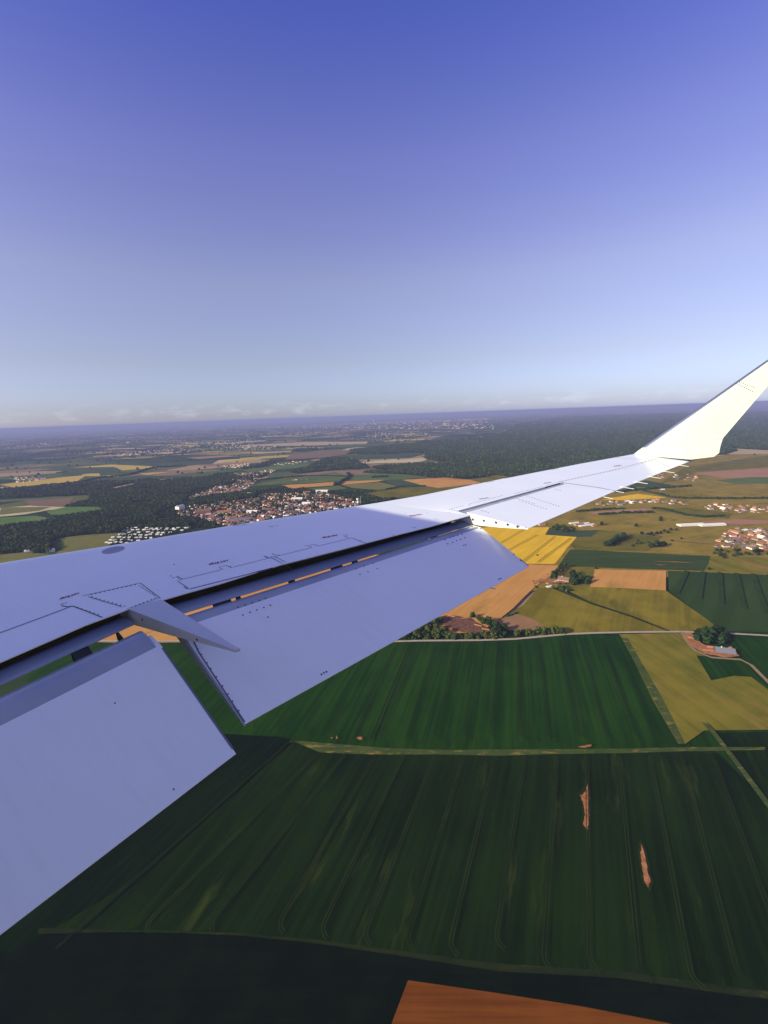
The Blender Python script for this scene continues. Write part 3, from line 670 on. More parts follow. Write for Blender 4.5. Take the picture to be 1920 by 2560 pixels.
for i in range(16):
    x = -6 + i * .82
    w = MB(); a0 = .07; a1 = .33
    q = [(x + s * .115, FY + (FR + .004) * math.cos(t), FZ + (FR + .004) * math.sin(t)) for t, s in ((a0, -1), (a0, 1), (a1, 1), (a1, -1))]
    w.add(q, [(0, 1, 2, 3)]); w.build('cabin_window', W_['glass'], FUS)

# ---- things marked on the wing, laid onto its surface
def bvh(objs):
    v, f = [], []
    for o in objs:
        k = len(v); v += [q.co.copy() for q in o.data.vertices]; f += [tuple(i + k for i in p.vertices) for p in o.data.polygons]
    return BVHTree.FromPolygons(v, f)
BV_W = bvh([inner, outer, tip, AIL.children[0], strip]); BV_F = bvh([fo_sk, fo_ns, fi_sk]); BV_R = bvh([ribo]); BV_WL = bvh([o for o in WL.children])
CAMV = Vector(ACAM.tolist())
def hit(bv, px, py):
    h = bv.ray_cast(CAMV, Vector(aray(px, py).tolist()).normalized())
    if h[0] is None: return None
    n = np.array(h[1]);
    if n @ (ACAM - np.array(h[0])) < 0: n = -n
    return np.array(h[0]), n
def seam(f, pts, w=.0075, bv=BV_W, parent=WING, m='line', name='panel_seam', step=7):
    px = [np.array(f(*p)) for p in pts]; line = []
    for i in range(len(px) - 1):
        n = max(1, int(np.linalg.norm(px[i + 1] - px[i]) / step))
        for k in range(n): line.append(px[i] + (px[i + 1] - px[i]) * k / n)
    line.append(px[-1])
    hs = [hit(bv, *p) for p in line]; hs = [h for h in hs if h]
    if len(hs) < 2: return None
    mb = MB(); L, R_ = [], []
    for i, (p, n) in enumerate(hs):
        t = hs[min(i + 1, len(hs) - 1)][0] - hs[max(i - 1, 0)][0]; t /= max(np.linalg.norm(t), 1e-6); s = np.cross(n, t); s /= np.linalg.norm(s)
        L.append(p + s * w / 2 + n * .0030); R_.append(p - s * w / 2 + n * .0030)
    k = len(L); mb.add(L + R_, [(i, i + 1, k + i + 1, k + i) for i in range(k - 1)])
    return mb.build(name, W_[m], parent)
def dots(f, pts, r=.0085, bv=BV_W, parent=WING, name='rivet'):
    hs = [hit(bv, *f(*p)) for p in pts]; hs = [h for h in hs if h]
    if hs: return discs(name, hs, r, W_['rivet'], parent)
def row(a, b, n): return [(a[0] + (b[0] - a[0]) * i / (n - 1), a[1] + (b[1] - a[1]) * i / (n - 1)) for i in range(n)]
# spoiler panels
seam(z2, [(110, 432), (125, 430), (195, 468), (810, 320), (752, 286), (862, 260), (940, 292), (1490, 152)])
seam(z2, [(1490, 152), (1420, 122), (1450, 125), (1505, 155), (1540, 150), (1659, 210), (1830, 305)])
seam(z2, [(195, 476), (140, 490), (325, 612), (375, 652)])
seam(z2, [(330, 608), (1659, 268), (1880, 318 - 105)], .016)
seam(z3, [(120, 445), (215, 472), (710, 352), (650, 325), (740, 302), (805, 328), (1258, 218), (1225, 192)])
seam(z3, [(1262, 212), (1310, 207), (1510, 297)])
seam(z3, [(-180, 727), (0, 683), (1510, 297)], .016)
seam(z3, [(175, 490), (350, 585)]); seam(z3, [(90, 505), (130, 507), (305, 605)])
dots(z2, [(40, 415), (78, 440), (148, 420), (172, 437), (245, 580), (263, 594), (282, 606), (92, 243), (205, 455)])
dots(z2, [(1552, 92), (1530, 135), (1565, 130), (1605, 130), (925, 275)]); dots(z3, [(132, 448), (103, 492), (138, 486), (168, 490), (616, 322), (1186, 168), (1218, 158), (1192, 188), (1216, 182), (1428, 250), (1468, 268), (1498, 280), (95, 38), (120, 36), (225, 462)])
# access panel ahead of the fairing and the inboard spoiler
seam(z1, [(395, 258), (460, 245), (1145, 92), (1390, 278), (1450, 312)]); seam(z1, [(1390, 285), (985, 430)]); seam(z1, [(470, 268), (700, 340), (905, 398)], .008)
dots(z1, row((510, 242), (1080, 112), 11) + row((1135, 130), (1325, 250), 9) + row((520, 270), (940, 392), 9) + row((1340, 285), (1030, 405), 7), .0075)
seam(z1, [(-690, 745), (0, 490), (250, 395)], .012); seam(z1, [(250, 392), (270, 392), (450, 458), (650, 538)], .011); seam(z1, [(120, 385), (200, 400), (250, 392)], .012)
dots(z1, row((120, 365), (180, 350), 3) + row((330, 405), (600, 500), 6), .007)
# aileron, hinge panels and rivet rows on the outer wing
seam(z5, [(190, 405), (1270, 110)], .022); seam(z5, [(1270, 110), (1325, 118), (1659, 165), (1815, 197)], .020)
dots(z5, row((100, 387), (235, 352), 7) + row((300, 335), (640, 246), 16) + row((300, 352), (320, 330), 2) + row((780, 222), (1050, 155), 14) + row((1105, 138), (1260, 98), 8) + row((130, 392), (290, 438), 8), .009)
dots(z5, row((800, 275), (980, 330), 9) + row((830, 300), (1100, 383), 10) + row((900, 250), (1230, 355), 13) + row((430, 400), (500, 420), 4) + row((1200, 180), (1250, 192), 3), .009, name='rivet')
dots(c4, row((0, 1100), (520, 990), 22) + row((520, 990), (760, 920), 10), .010)
seam(c4, [(0, 1098), (400, 1010), (760, 918)], .006); seam(c4, [(420, 905), (560, 915), (760, 925), (870, 985)], .008)
dots(c3, row((0, 562), (500, 558), 4), .007); dots(c3, [(220, 672), (240, 672), (75, 732), (395, 605), (410, 612)], .008)
dots(c2, [(93, 547), (715, 300), (730, 301), (745, 299), (760, 296), (1210, 355)], .008)
for a, b in (((470, 298), (560, 287)), ((1105, 186), (1190, 180))): seam(c2, [a, b], .012)
for a, b in (((240, 425), (310, 412)), ((785, 326), (845, 316)), ((1285, 228), (1340, 220))): seam(c3, [a, b], .014, name='vortex_strip')
# round fuel cap near the leading edge
fc = hit(BV_W, 283.5, 1375)
discs('fuel_cap', [fc], .125, W_['seal'], WING, 20)['kind'] = ''
del bpy.data.objects['fuel_cap']['kind']
# holes on the closing rib
ro = [hit(BV_R, *z4(*p)) for p in ((970, 300), (1090, 314), (1223, 334), (1350, 356), (1457, 378))]; ro = [h for h in ro if h]
if ro: discs('rib_hole', ro, .019, W_['dark'], AIL, 9)
dots(z4, row((1030, 272), (1550, 392), 5), .008, parent=AIL)
# flap fasteners
dots(c2, [(537, 875), (583, 858), (628, 842), (673, 827), (716, 812), (700, 889), (1296, 611), (1348, 594), (1407, 574), (1046, 1260), (1063, 1250), (1079, 1243), (505, 825), (552, 810), (598, 796), (643, 780), (684, 767), (1272, 575), (1323, 557), (1380, 540)], .0085, BV_F, FO, 'fastener')
dots(c3, [(490, 798), (527, 786), (557, 774), (588, 763), (621, 752), (613, 810), (628, 806), (470, 767), (509, 750), (535, 742), (566, 735), (600, 725), (745, 680), (770, 675), (784, 690), (828, 730), (884, 776), (938, 825), (998, 877), (1050, 925), (882, 1070), (897, 1063)], .0105, BV_F, FO, 'fastener')
dots(z6, [(513, 295), (575, 388), (677, 533), (742, 629), (840, 773), (945, 930), (1038, 1070), (1117, 1194), (1225, 1358)], .0062, BV_F, FO, 'fastener')
dots(c1, [(745, 1187)], .006, BV_F, FI, 'fastener'); dots(d1, [(1125, 553)], .006, BV_F, FI, 'fastener')
seam(c2, [(590, 810), (640, 870), (725, 960)], .003, BV_F, FO, 'flap', 'scuff'); seam(c2, [(845, 590), (880, 625)], .003, BV_F, FO, 'flap', 'scuff')
seam(c3, [(765, 675), (940, 826), (1110, 968)], .012, BV_F, FO, 'line', 'edge_seal')
seam(z6, [(445, 165), (530, 350), (1325, 1560)], .012, BV_F, FO, 'line', 'edge_seal')
seam(c1, [(1052, 830), (1300, 1185), (1520, 1500)], .014, BV_F, FI, 'line', 'edge_seal')
# drain fitting under the flap edge
te = fo[3] + (fo[2] - fo[3]) * .80
MB().tube(te - [.03, 0, .015], te + [.05, 0, -.012], .008, .006).build('drain_fitting', W_['grey'], FO)
# static wicks along the outboard trailing edge
for px in ((430, 1172), (338, 1218), (510, 1143), (622, 1102), (730, 1060), (840, 1017), (955, 967)):
    x, y = c4(*px); p = onz(x, y - .5, -.006); MB().tube(p - [.06, 0, 0], p + [.15, .01, -.015], .006, .004, 5).build('static_wick', W_['white'], WING)
# stencilled NO STEP notices with a red arc, read from the leading edge
def stencil(cx, cy, hw, slope, f=None):
    a = hit(BV_W, cx + hw, cy - hw * slope); b = hit(BV_W, cx - hw, cy + hw * slope)
    cu = bpy.data.curves.new('no_step', 'FONT'); cu.body = 'NO STEP'; cu.align_x = 'CENTER'; cu.align_y = 'CENTER'; cu.size = 1; cu.offset = .05
    tmp = bpy.data.objects.new('tmp', cu); COL.objects.link(tmp)
    dg = bpy.context.evaluated_depsgraph_get(); me = bpy.data.meshes.new_from_object(tmp.evaluated_get(dg))
    bpy.data.objects.remove(tmp); bpy.data.curves.remove(cu)
    me.name = 'stencil_text'; xs = [v.co.x for v in me.vertices]; w = max(xs) - min(xs)
    X = b[0] - a[0]; L = np.linalg.norm(X); X = X / L; n = a[1] + b[1]; n /= np.linalg.norm(n); Y = np.cross(n, X); o = (a[0] + b[0]) / 2
    s = L / w
    for v in me.vertices: v.co = Vector((o + X * v.co.x * s + Y * v.co.y * s * 1.12 + n * .0022).tolist())
    me.materials.clear(); me.materials.append(W_['maroon'])
    root = bpy.data.objects.new('no_step_stencil', me); COL.objects.link(root); root.parent = WING
    h = .36 * s
    mb = MB(); L1, L2 = [], []
    for i in range(9):
        t = -1 + 2 * i / 8; q = o + X * t * .20 * L + Y * (h * 1.25 + .22 * s * (1 - t * t)) + n * .0024
        L1.append(q); L2.append(q + Y * (.035 + .09 * (1 - abs(t))) * s)
    mb.add(L1 + L2, [(i, i + 1, 10 + i, 9 + i) for i in range(8)])
    mb.build('stencil_arc', W_['red'], WING)
    bx = MB(); e = .02 * s
    for (x0, y0), (x1, y1) in (((-.56 * L, -1.5 * h), (.56 * L, -1.5 * h + e)), ((-.56 * L, 2.6 * h), (.56 * L, 2.6 * h + e)), ((-.56 * L, -1.5 * h), (-.56 * L + e, 2.6 * h)), ((.56 * L, -1.5 * h), (.56 * L + e, 2.6 * h))):
        bx.add([o + X * p + Y * q + n * .002 for p, q in ((x0, y0), (x1, y0), (x1, y1), (x0, y1))], [(0, 1, 2, 3)])
    bx.build('stencil_border', W_['seal'], WING)
for c in ((546, 1406, 24, .20), (824, 1341, 19, .17), (1038, 1288, 15, .16), (1209, 1246, 11.5, .16), (1368, 1207, 9, .15), (1543, 1164.5, 9, .14), (173, 1490, 24, .30)): stencil(*c)
dots(z5 if False else crop(1560, 860, .217), row((1290, 455), (1480, 545), 9) + row((1330, 440), (1500, 500), 8), .010, BV_WL, WL)
seam(crop(1560, 860, .217), [(260, 1215), (640, 1175), (1120, 1085)], .010, BV_WL, WL, 'seal', 'joint_line')

# ================================================================== trees, hedges and woods
def foliage(name, a, b, ov=.35):
    return mat(name, a, 1, 0, 0, var=b, scale=6, objvar=ov, detail=3)
FOL = [foliage('leaf_dark', (.011, .025, .007), (.024, .045, .011)), foliage('leaf_mid', (.018, .035, .008), (.040, .064, .013)), foliage('leaf_light', (.040, .058, .010), (.075, .092, .018))]
BARK = mat('bark', (.07, .05, .035), 1, spec=0, var=(.11, .08, .055), scale=8)
_bm = bmesh.new(); bmesh.ops.create_icosphere(_bm, subdivisions=1, radius=1); ICO_V = np.array([v.co[:] for v in _bm.verts]); ICO_F = [tuple(v.index for v in f.verts) for f in _bm.faces]; _bm.free()
_bm = bmesh.new(); bmesh.ops.create_icosphere(_bm, subdivisions=0 if False else 1, radius=1); _bm.free()
def lumps(mb, cs, rs, squash=.85, amp=.24):
    for c, r in zip(cs, rs):
        v = ICO_V * (1 + rng.normal(0, amp, (len(ICO_V), 1))) * r; v[:, 2] *= squash
        mb.add(v + np.array(c), ICO_F)
def crown_mesh(name, kind, m, n=20):
    mb = MB(); cs, rs = [], []
    for i in range(n):
        t = (i + .5) / n; a = i * 2.4 + rng.normal(0, .3)
        if kind == 'round': z = .30 + .62 * t; R = .40 * math.sin(math.pi * min(1, .22 + .74 * t)) ** .8
        elif kind == 'tall': z = .16 + .78 * t; R = .17 * math.sin(math.pi * min(1, .2 + .75 * t)) ** .7
        else: z = .12 + .60 * t; R = .50 * math.sin(math.pi * min(1, .35 + .6 * t)) ** .8
        rr = R * math.sqrt(rng.uniform(.12, 1)); cs.append((math.cos(a) * rr, math.sin(a) * rr, z + rng.normal(0, .03)))
        rs.append({'round': .155, 'tall': .085, 'bush': .19}[kind] * rng.uniform(.65, 1.2))
    lumps(mb, cs, rs)
    # loose leaf sprays that break the outline
    for i in range(n * 5):
        c = cs[rng.integers(n)]; r = {'round': .19, 'tall': .10, 'bush': .22}[kind]
        d = rng.normal(0, 1, 3); d /= np.linalg.norm(d); p = np.array(c) + d * r * rng.uniform(.8, 1.15); q = rng.normal(0, .035, (3, 3))
        mb.add(p + q, [(0, 1, 2)])
    me = bpy.data.meshes.new(name); me.from_pydata(mb.v, [], mb.f); me.update(); me.materials.append(m); me.shade_smooth(); return me
def trunk_mesh(kind):
    mb = MB(); h = {'round': .45, 'tall': .5, 'bush': .3}[kind]
    mb.tube((0, 0, -.01), (.01, .008, h), .030, .016, 7)
    for k in range(4):
        a = k * 1.7; mb.tube((.006, .004, h * .6), (.16 * math.cos(a), .16 * math.sin(a), h + .16), .014, .005, 5)
    me = bpy.data.meshes.new('trunk'); me.from_pydata(mb.v, [], mb.f); me.update(); me.materials.append(BARK); return me
KIN = ['round', 'round', 'round', 'tall', 'bush']
CROWNS = {k: [crown_mesh('crown', k, FOL[j], 20) for j in (0, 1, 2)] + [crown_mesh('crown', k, FOL[j], 24) for j in (0, 1)] for k in ('round', 'tall', 'bush')}
TRUNKS = {k: trunk_mesh(k) for k in ('round', 'tall', 'bush')}
TREES = []
def tree(x, y, h, kind, tone, label, group, cat='tree', name=None):
    r = empty(name or {'round': 'tree', 'tall': 'poplar_tree', 'bush': 'shrub'}[kind], (x, y, 0), rng.uniform(0, 6.28)); r.scale = (h * rng.uniform(.85, 1.15), h * rng.uniform(.85, 1.15), h)
    for nm, me in (('crown', CROWNS[kind][tone + (3 if tone < 2 and rng.random() < .5 else 0)]), ('trunk', TRUNKS[kind])):
        o = bpy.data.objects.new(nm, me); COL.objects.link(o); o.parent = r
    tag(r, label, cat, group); TREES.append(r); return r
def inside(P, poly):
    x, y = P[:, 0], P[:, 1]; c = np.zeros(len(P), bool); n = len(poly)
    for i in range(n):
        x0, y0 = poly[i]; x1, y1 = poly[(i + 1) % n]
        if y0 == y1: continue
        c ^= ((y0 > y) != (y1 > y)) & (x < (x1 - x0) * (y - y0) / (y1 - y0) + x0)
    return c
def scatter(poly, spacing, jitter=.42):
    P = np.array(poly); lo, hi = P.min(0), P.max(0)
    gx, gy = np.meshgrid(np.arange(lo[0], hi[0], spacing), np.arange(lo[1], hi[1], spacing))
    q = np.stack([gx.ravel(), gy.ravel()], 1) + rng.uniform(-jitter, jitter, (gx.size, 2)) * spacing
    return q[inside(q, P)]
def patch_trees(f, poly, spacing, hh, kinds, tones, label, group, maxn=999):
    q = scatter(GP(f, poly), spacing); rng.shuffle(q)
    for x, y in q[:maxn]:
        k = kinds[rng.integers(len(kinds))]; t = tones[rng.integers(len(tones))]
        tree(x, y, rng.uniform(*hh), k, t, label if isinstance(label, str) else label[k], group)
def line_trees(f, a, b, n, hh, kind, tones, label, group, jit=2.5):
    p, q = np.array(G(*f(*a))), np.array(G(*f(*b)))
    for i in range(n):
        c = p + (q - p) * (i + .5) / n + rng.normal(0, jit, 2); tree(c[0], c[1], rng.uniform(*hh), kind, tones[rng.integers(len(tones))], label, group)
# copse round the rubble yard, by the pale road
patch_trees(c8, [(170, 345), (420, 235), (470, 190), (545, 205), (580, 260), (600, 335), (350, 347)], 7.5, (8, 14), ['round', 'round', 'bush'], [1, 2, 2], 'leafy tree in the copse left of the rubble yard', 'trees of the copse left of the rubble yard')
patch_trees(c8, [(745, 172), (800, 178), (1000, 262), (1045, 330), (960, 330), (900, 262), (820, 215)], 7.5, (8, 13), ['round'], [0, 1, 0], 'dark tall tree in the belt right of the rubble yard', 'trees of the belt right of the rubble yard')
line_trees(c8, (610, 335), (960, 325), 26, (6, 11), 'round', [1, 2, 2], 'tree between the rubble yard and the pale road', 'trees between rubble yard and road')
line_trees(c8, (1075, 315), (1395, 293), 22, (7, 13), 'round', [1, 2, 2], 'tree in the roadside row right of the rubble yard', 'row of trees along the pale road', 1.8)
# farmstead in the middle
line_trees(d7, (480, 335), (700, 130), 15, (9, 15), 'tall', [0, 0, 1], 'slim dark tree in the row behind the white gabled farmhouse', 'row of slim trees behind the white farmhouse', 3)
patch_trees(d7, [(480, 330), (560, 270), (600, 300), (590, 350), (500, 352)], 8, (7, 11), ['round'], [0, 1], 'tree left of the white gabled farmhouse', 'trees left of the white farmhouse')
patch_trees(d7, [(800, 330), (840, 255), (930, 280), (1040, 310), (1120, 360), (1080, 428), (800, 420)], 8.5, (9, 14), ['round'], [0, 1, 0], 'dense tree in the clump right of the white gabled farmhouse', 'clump of trees right of the white farmhouse')
patch_trees(d7, [(500, 420), (700, 385), (850, 450), (830, 520), (720, 525), (600, 470)], 8, (4, 8), ['round', 'bush'], [1, 2, 0], {'round': 'small orchard tree below the white gabled farmhouse', 'bush': 'low shrub in the orchard below the white gabled farmhouse'}, 'orchard below the white farmhouse')
for x, y, k in ((240, 440, 'bush'), (215, 360, 'bush')): p = G(*d7(x, y)); tree(p[0], p[1], 5, k, 0, 'shrub at the left end of the farmstead yard', 'shrubs at the end of the farmstead yard')
p = G(*c7(668, 332)); tree(p[0], p[1], 6, 'bush', 0, 'lone round bush at the corner of the bare tan field', None)
p = G(*c7(330, 256)); tree(p[0], p[1], 6, 'bush', 0, 'lone dark bush standing in the yellow rape field', None)
# farm at the right edge
patch_trees(c7, [(1200, 715), (1240, 695), (1400, 690), (1440, 735), (1420, 775), (1300, 775), (1240, 770)], 8.5, (8, 13), ['round'], [0, 1, 0], 'dark tree behind the slate roofed farm beside the pale road', 'trees behind the slate roofed farm')
line_trees(c7, (1265, 790), (1190, 715), 6, (4, 6), 'bush', [1, 2], 'garden shrub left of the slate roofed farm', 'garden shrubs left of the slate roofed farm')
# meadow trees right of the rape field
patch_trees(c7, [(715, 215), (725, 185), (790, 150), (840, 150), (830, 165), (770, 200)], 11, (10, 15), ['round'], [0, 1], 'tall tree in the dark clump beyond the green field', 'dark clump of trees beyond the green field')
for x, y, h in ((985, 210, 13), (1010, 208, 15), (1040, 205, 14), (1060, 198, 12), (1020, 195, 13)): p = G(*c7(x, y)); tree(p[0], p[1], h, 'round', 0, 'big dark tree in the round clump on the dry meadow', 'round clump on the dry meadow')
for x, y, h, lb in ((900, 88, 10, 'lone tree on the dry meadow below the winglet'), (930, 133, 9, 'tree at the left end of the loose row on the dry meadow'), (1105, 172, 6, 'small tree beside the farm track in the dry meadow'), (700, 80, 12, 'tall tree right of the pink greenhouses'), (1160, 160, 6, 'low tree right of the loose meadow row'), (1040, 42, 9, 'upper one of the two trees on the ochre slope'), (1040, 55, 9, 'lower one of the two trees on the ochre slope')):
    p = G(*c7(x, y)); tree(p[0], p[1], h, 'round', 0, lb, None)
patch_trees(c7, [(960, 140), (1050, 110), (1130, 100), (1140, 108), (1060, 140), (990, 148)], 15, (7, 10), ['round'], [0, 1], 'tree in the loose row on the dry meadow', 'loose row of trees on the dry meadow')
patch_trees(c7, [(840, 205), (900, 165), (990, 180), (960, 205)], 15, (4, 7), ['bush', 'round'], [0, 1], {'bush': 'shrub between the two dark meadow clumps', 'round': 'small tree between the two dark meadow clumps'}, 'young growth between the meadow clumps')
patch_trees(c7, [(405, 108), (420, 82), (520, 92), (560, 112), (520, 128)], 11, (6, 10), ['round', 'round'], [0, 1], 'tree in the copse below the pink greenhouses', 'copse below the pink greenhouses')
patch_trees(c7, [(1290, 250), (1330, 222), (1659, 235), (1659, 265), (1430, 268), (1400, 280)], 17, (7, 11), ['round'], [0, 1], 'tree in the belt below the housing estate', 'tree belt below the housing estate', 30)
p = G(*c7(1318, 338)); tree(p[0], p[1], 7, 'round', 0, 'lone tree on the field corner below the housing estate', None)

def hedge(f, line, w, h, label, dens=1.0):
    P = [np.array(G(*f(*p))) for p in line]; mb = MB(); cs, rs = [], []
    for i in range(len(P) - 1):
        L = np.linalg.norm(P[i + 1] - P[i]); n = min(max(2, int(L / (w * .42) * dens)), 160)
        for k in range(n):
            c = P[i] + (P[i + 1] - P[i]) * (k + rng.uniform(0, .5)) / n + rng.normal(0, w * .10, 2); r = max(w * .5 * rng.uniform(.75, 1.4), L / n * .75)
            cs.append((c[0], c[1], h * .45 * rng.uniform(.7, 1.3))); rs.append(r)
    lumps(mb, cs, rs, h / w * .9 if h < w else 1.0)
    o = mb.build('hedgerow', FOL[0], smooth=True); tag(o, label, 'hedge'); return o
hedge(c6, [(612, 606), (640, 600), (662, 580), (690, 570), (712, 545), (700, 530)], 14, 11, 'curved dark hedge line between the orange strips beyond the wing')
hedge(c6, [(0, 588), (240, 560), (420, 545), (690, 548)], 9, 7, 'long hedge below the upper row of houses')
hedge(c6, [(860, 556), (960, 552)], 16, 11, 'short thick hedge on the green field before the forest')
hedge(c6, [(950, 632), (1080, 610), (1200, 612)], 8, 6, 'thin hedge below the dark green strip beyond the wing')
hedge(c5, [(0, 640), (520, 585), (640, 560), (830, 540), (1000, 490), (1180, 480)], 12, 9, 'long dark hedge running across the far left fields')
hedge(c5, [(430, 745), (700, 690)], 12, 9, 'dark hedge beside the brown field at the left')
hedge(c4, [(740, 1318), (820, 1324), (900, 1345), (1010, 1372), (1140, 1388), (1300, 1378)], 9, 8, 'dark curved hedge below the row of houses at the right')
hedge(c4, [(320, 1368), (480, 1356), (760, 1350)], 10, 8, 'hedge below the pink strip field at the right')
hedge(c4, [(130, 1345), (300, 1330), (520, 1318)], 9, 8, 'hedge right under the trailing edge at the right')
hedge(c4, [(560, 1150), (880, 1228), (1000, 1238), (1300, 1240), (1659, 1238)], 9, 8, 'long hedge crossing the ochre fields below the winglet')
hedge(c4, [(440, 1190), (560, 1176), (740, 1160), (1050, 1138)], 14, 10, 'hedge of tall bushes above the yellow strip at the right')
hedge(c4, [(1300, 882), (1400, 852)], 20, 14, 'dark hedge beside the pale field right of the winglet')
hedge(c7, [(280, 307), (460, 315)], 3.5, 2.2, 'low hedge along the lower edge of the yellow rape field')
hedge(c7, [(110, 628), (215, 590)], 5, 4, 'short hedge above the brown triangular field')
hedge(c7, [(310, 412), (330, 445)], 3.5, 3, 'small hedge at the left end of the farmstead')
hedge(d7, [(300, 345), (400, 290), (480, 240)], 4, 3, 'hedge closing the yard left of the farmhouse')

# woods: thousands of crowns, drawn as instances of the same crowns
def forest_group():
    g = bpy.data.node_groups.new('wood_scatter', 'GeometryNodeTree')
    g.interface.new_socket('Geometry', in_out='INPUT', socket_type='NodeSocketGeometry'); g.interface.new_socket('Geometry', in_out='OUTPUT', socket_type='NodeSocketGeometry')
    gi, go = g.nodes.new('NodeGroupInput'), g.nodes.new('NodeGroupOutput')
    jo = g.nodes.new('GeometryNodeJoinGeometry')
    src = []
    for me in CROWNS['round']:
        o = next(c for t in TREES for c in t.children if c.data == me)
        oi = g.nodes.new('GeometryNodeObjectInfo'); oi.transform_space = 'ORIGINAL'; oi.inputs['Object'].default_value = o; oi.inputs['As Instance'].default_value = True
        g.links.new(oi.outputs['Geometry'], jo.inputs[0])
    ip = g.nodes.new('GeometryNodeInstanceOnPoints'); ip.inputs['Pick Instance'].default_value = True
    at = g.nodes.new('GeometryNodeInputNamedAttribute'); at.data_type = 'FLOAT'; at.inputs['Name'].default_value = 'sz'
    rv = g.nodes.new('FunctionNodeRandomValue'); rv.data_type = 'FLOAT_VECTOR'; rv.inputs[0].default_value = (0, 0, 0); rv.inputs[1].default_value = (.15, .15, 6.28)
    ri = g.nodes.new('FunctionNodeRandomValue'); ri.data_type = 'INT'
    for q in ri.inputs:
        if q.name == 'Max' and q.enabled: q.default_value = 4
    g.links.new(gi.outputs[0], ip.inputs['Points']); g.links.new(jo.outputs[0], ip.inputs['Instance'])
    g.links.new(rv.outputs[0], ip.inputs['Rotation']); g.links.new(at.outputs[0], ip.inputs['Scale'])
    g.links.new([q for q in ri.outputs if q.enabled][0], ip.inputs['Instance Index'])
    g.links.new(ip.outputs[0], go.inputs[0]); return g
FG = forest_group()
def wood(name, pts, szs, label, cat='wood'):
    me = bpy.data.meshes.new(name); me.from_pydata([(float(x), float(y), -.12 * float(s)) for (x, y), s in zip(pts, szs)], [], [])
    a = me.attributes.new('sz', 'FLOAT', 'POINT'); a.data.foreach_set('value', np.array(szs, np.float32))
    o = bpy.data.objects.new(name, me); COL.objects.link(o)
    md = o.modifiers.new('scatter', 'NODES'); md.node_group = FG
    tag(o, label, cat, kind='stuff'); return o
def avoid(q, clear=True):
    if not clear or not len(q): return q
    k = np.ones(len(q), bool)
    for c in CLEAR: k &= ~inside(q, c)
    return q[k]
def wood_px(name, f, poly, label, sp0=8.5, hh=(9, 15), floor=True, clear=True, thin=None):
    W = GP(f, poly); P = np.array(W)
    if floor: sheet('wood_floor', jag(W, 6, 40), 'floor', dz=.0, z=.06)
    far = np.linalg.norm(P, axis=1).max(); pts, szs = [], []
    for a, b, k in ((0, 2600, 1.0), (2600, 4500, 1.5), (4500, 8000, 2.6), (8000, 16000, 5.0)):
        if a > far: break
        q = scatter(W, sp0 * k); d = np.linalg.norm(q, axis=1); q = q[(d >= a) & (d < b)]; q = avoid(q, clear)
        if thin is not None and len(q): q = q[rng.random(len(q)) < thin]
        if len(q):
            u, v_ = q @ np.array([.94, .34]), q @ np.array([-.34, .94])
            rel = np.sin(u / 97 + 2.1 * np.sin(v_ / 160)) * np.sin(v_ / 43 + 1.7 * np.sin(u / 210)) + .5 * np.sin(u / 31 + v_ / 57)
            keep = rel > -1.12; q, rel = q[keep], rel[keep]
            pts += list(q); szs += list(rng.uniform(*hh, len(q)) * (1 + .22 * rel) * (1 + (k - 1) * .55))
    return wood(name, pts, szs, label)
wood_px('forest', crop(0, 0, 1), [(932, 1169), (1119, 1157), (1063, 1147), (1063, 1134), (866, 1136), (878, 1126), (986, 1114), (1060, 1108), (1240, 1092), (1300, 1062), (1400, 1045), (1500, 1036), (1700, 1030), (2050, 1026), (2050, 1112), (1800, 1136), (1640, 1172), (1400, 1210), (1240, 1190), (1140, 1200), (1080, 1194), (1009, 1184), (960, 1176)], 'great dark forest spreading beyond the wing tip', sp0=9.5, hh=(11, 17))
wood_px('woodland', c5, [(0, 880), (330, 826), (480, 798), (665, 772), (640, 745), (430, 745), (600, 700), (560, 668), (0, 690), (0, 640), (150, 628), (560, 592), (900, 582), (1250, 560), (1500, 535), (1560, 560), (1500, 600), (1250, 640), (1200, 720), (1140, 745), (1000, 790), (1040, 830), (1240, 855), (1230, 882), (820, 884), (790, 910), (560, 924), (380, 945), (320, 985), (340, 1040), (0, 1060), (-300, 1060), (-300, 900)], 'thick dark green wood below the far left fields')
wood_px('woodland', c6, [(330, 520), (430, 492), (520, 450), (560, 432), (690, 428), (760, 450), (780, 472), (840, 492), (760, 500), (640, 505), (480, 520), (380, 530)], 'ragged belt of woodland between the far village and the pink field')
wood_px('woodland', c6, [(790, 524), (900, 510), (1080, 525), (1060, 536), (880, 528)], 'small wood at the near corner of the great forest')
wood_px('woodland', c6, [(330, 385), (360, 372), (500, 368), (510, 378), (420, 388)], 'narrow dark wood beyond the mauve field', sp0=13)
wood_px('woodland', c5, [(1180, 745), (1659, 690), (1659, 640), (1280, 690)], 'tree belt between the upper houses and the old village', floor=True, thin=.8)
VIL = [(1000, 800), (1150, 745), (1260, 640), (1480, 560), (1659, 525), (1750, 520), (1660, 600), (1500, 640), (1659, 640), (1850, 610), (2160, 640), (2320, 640), (2660, 660), (2400, 720), (2060, 790), (1659, 870), (1500, 890), (1240, 880), (1050, 830)]
wood_px('woodland', c6, [(800, 700), (830, 670), (950, 650), (1080, 648), (1110, 665), (900, 720)], 'trees along the leading edge right of the water tower', hh=(6, 10), thin=.8, floor=True)
wood_px('woodland', c6, [(0, 500), (120, 470), (240, 452), (230, 462), (80, 510)], 'loose trees round the small hamlet on the far green fields', thin=.6, floor=False)
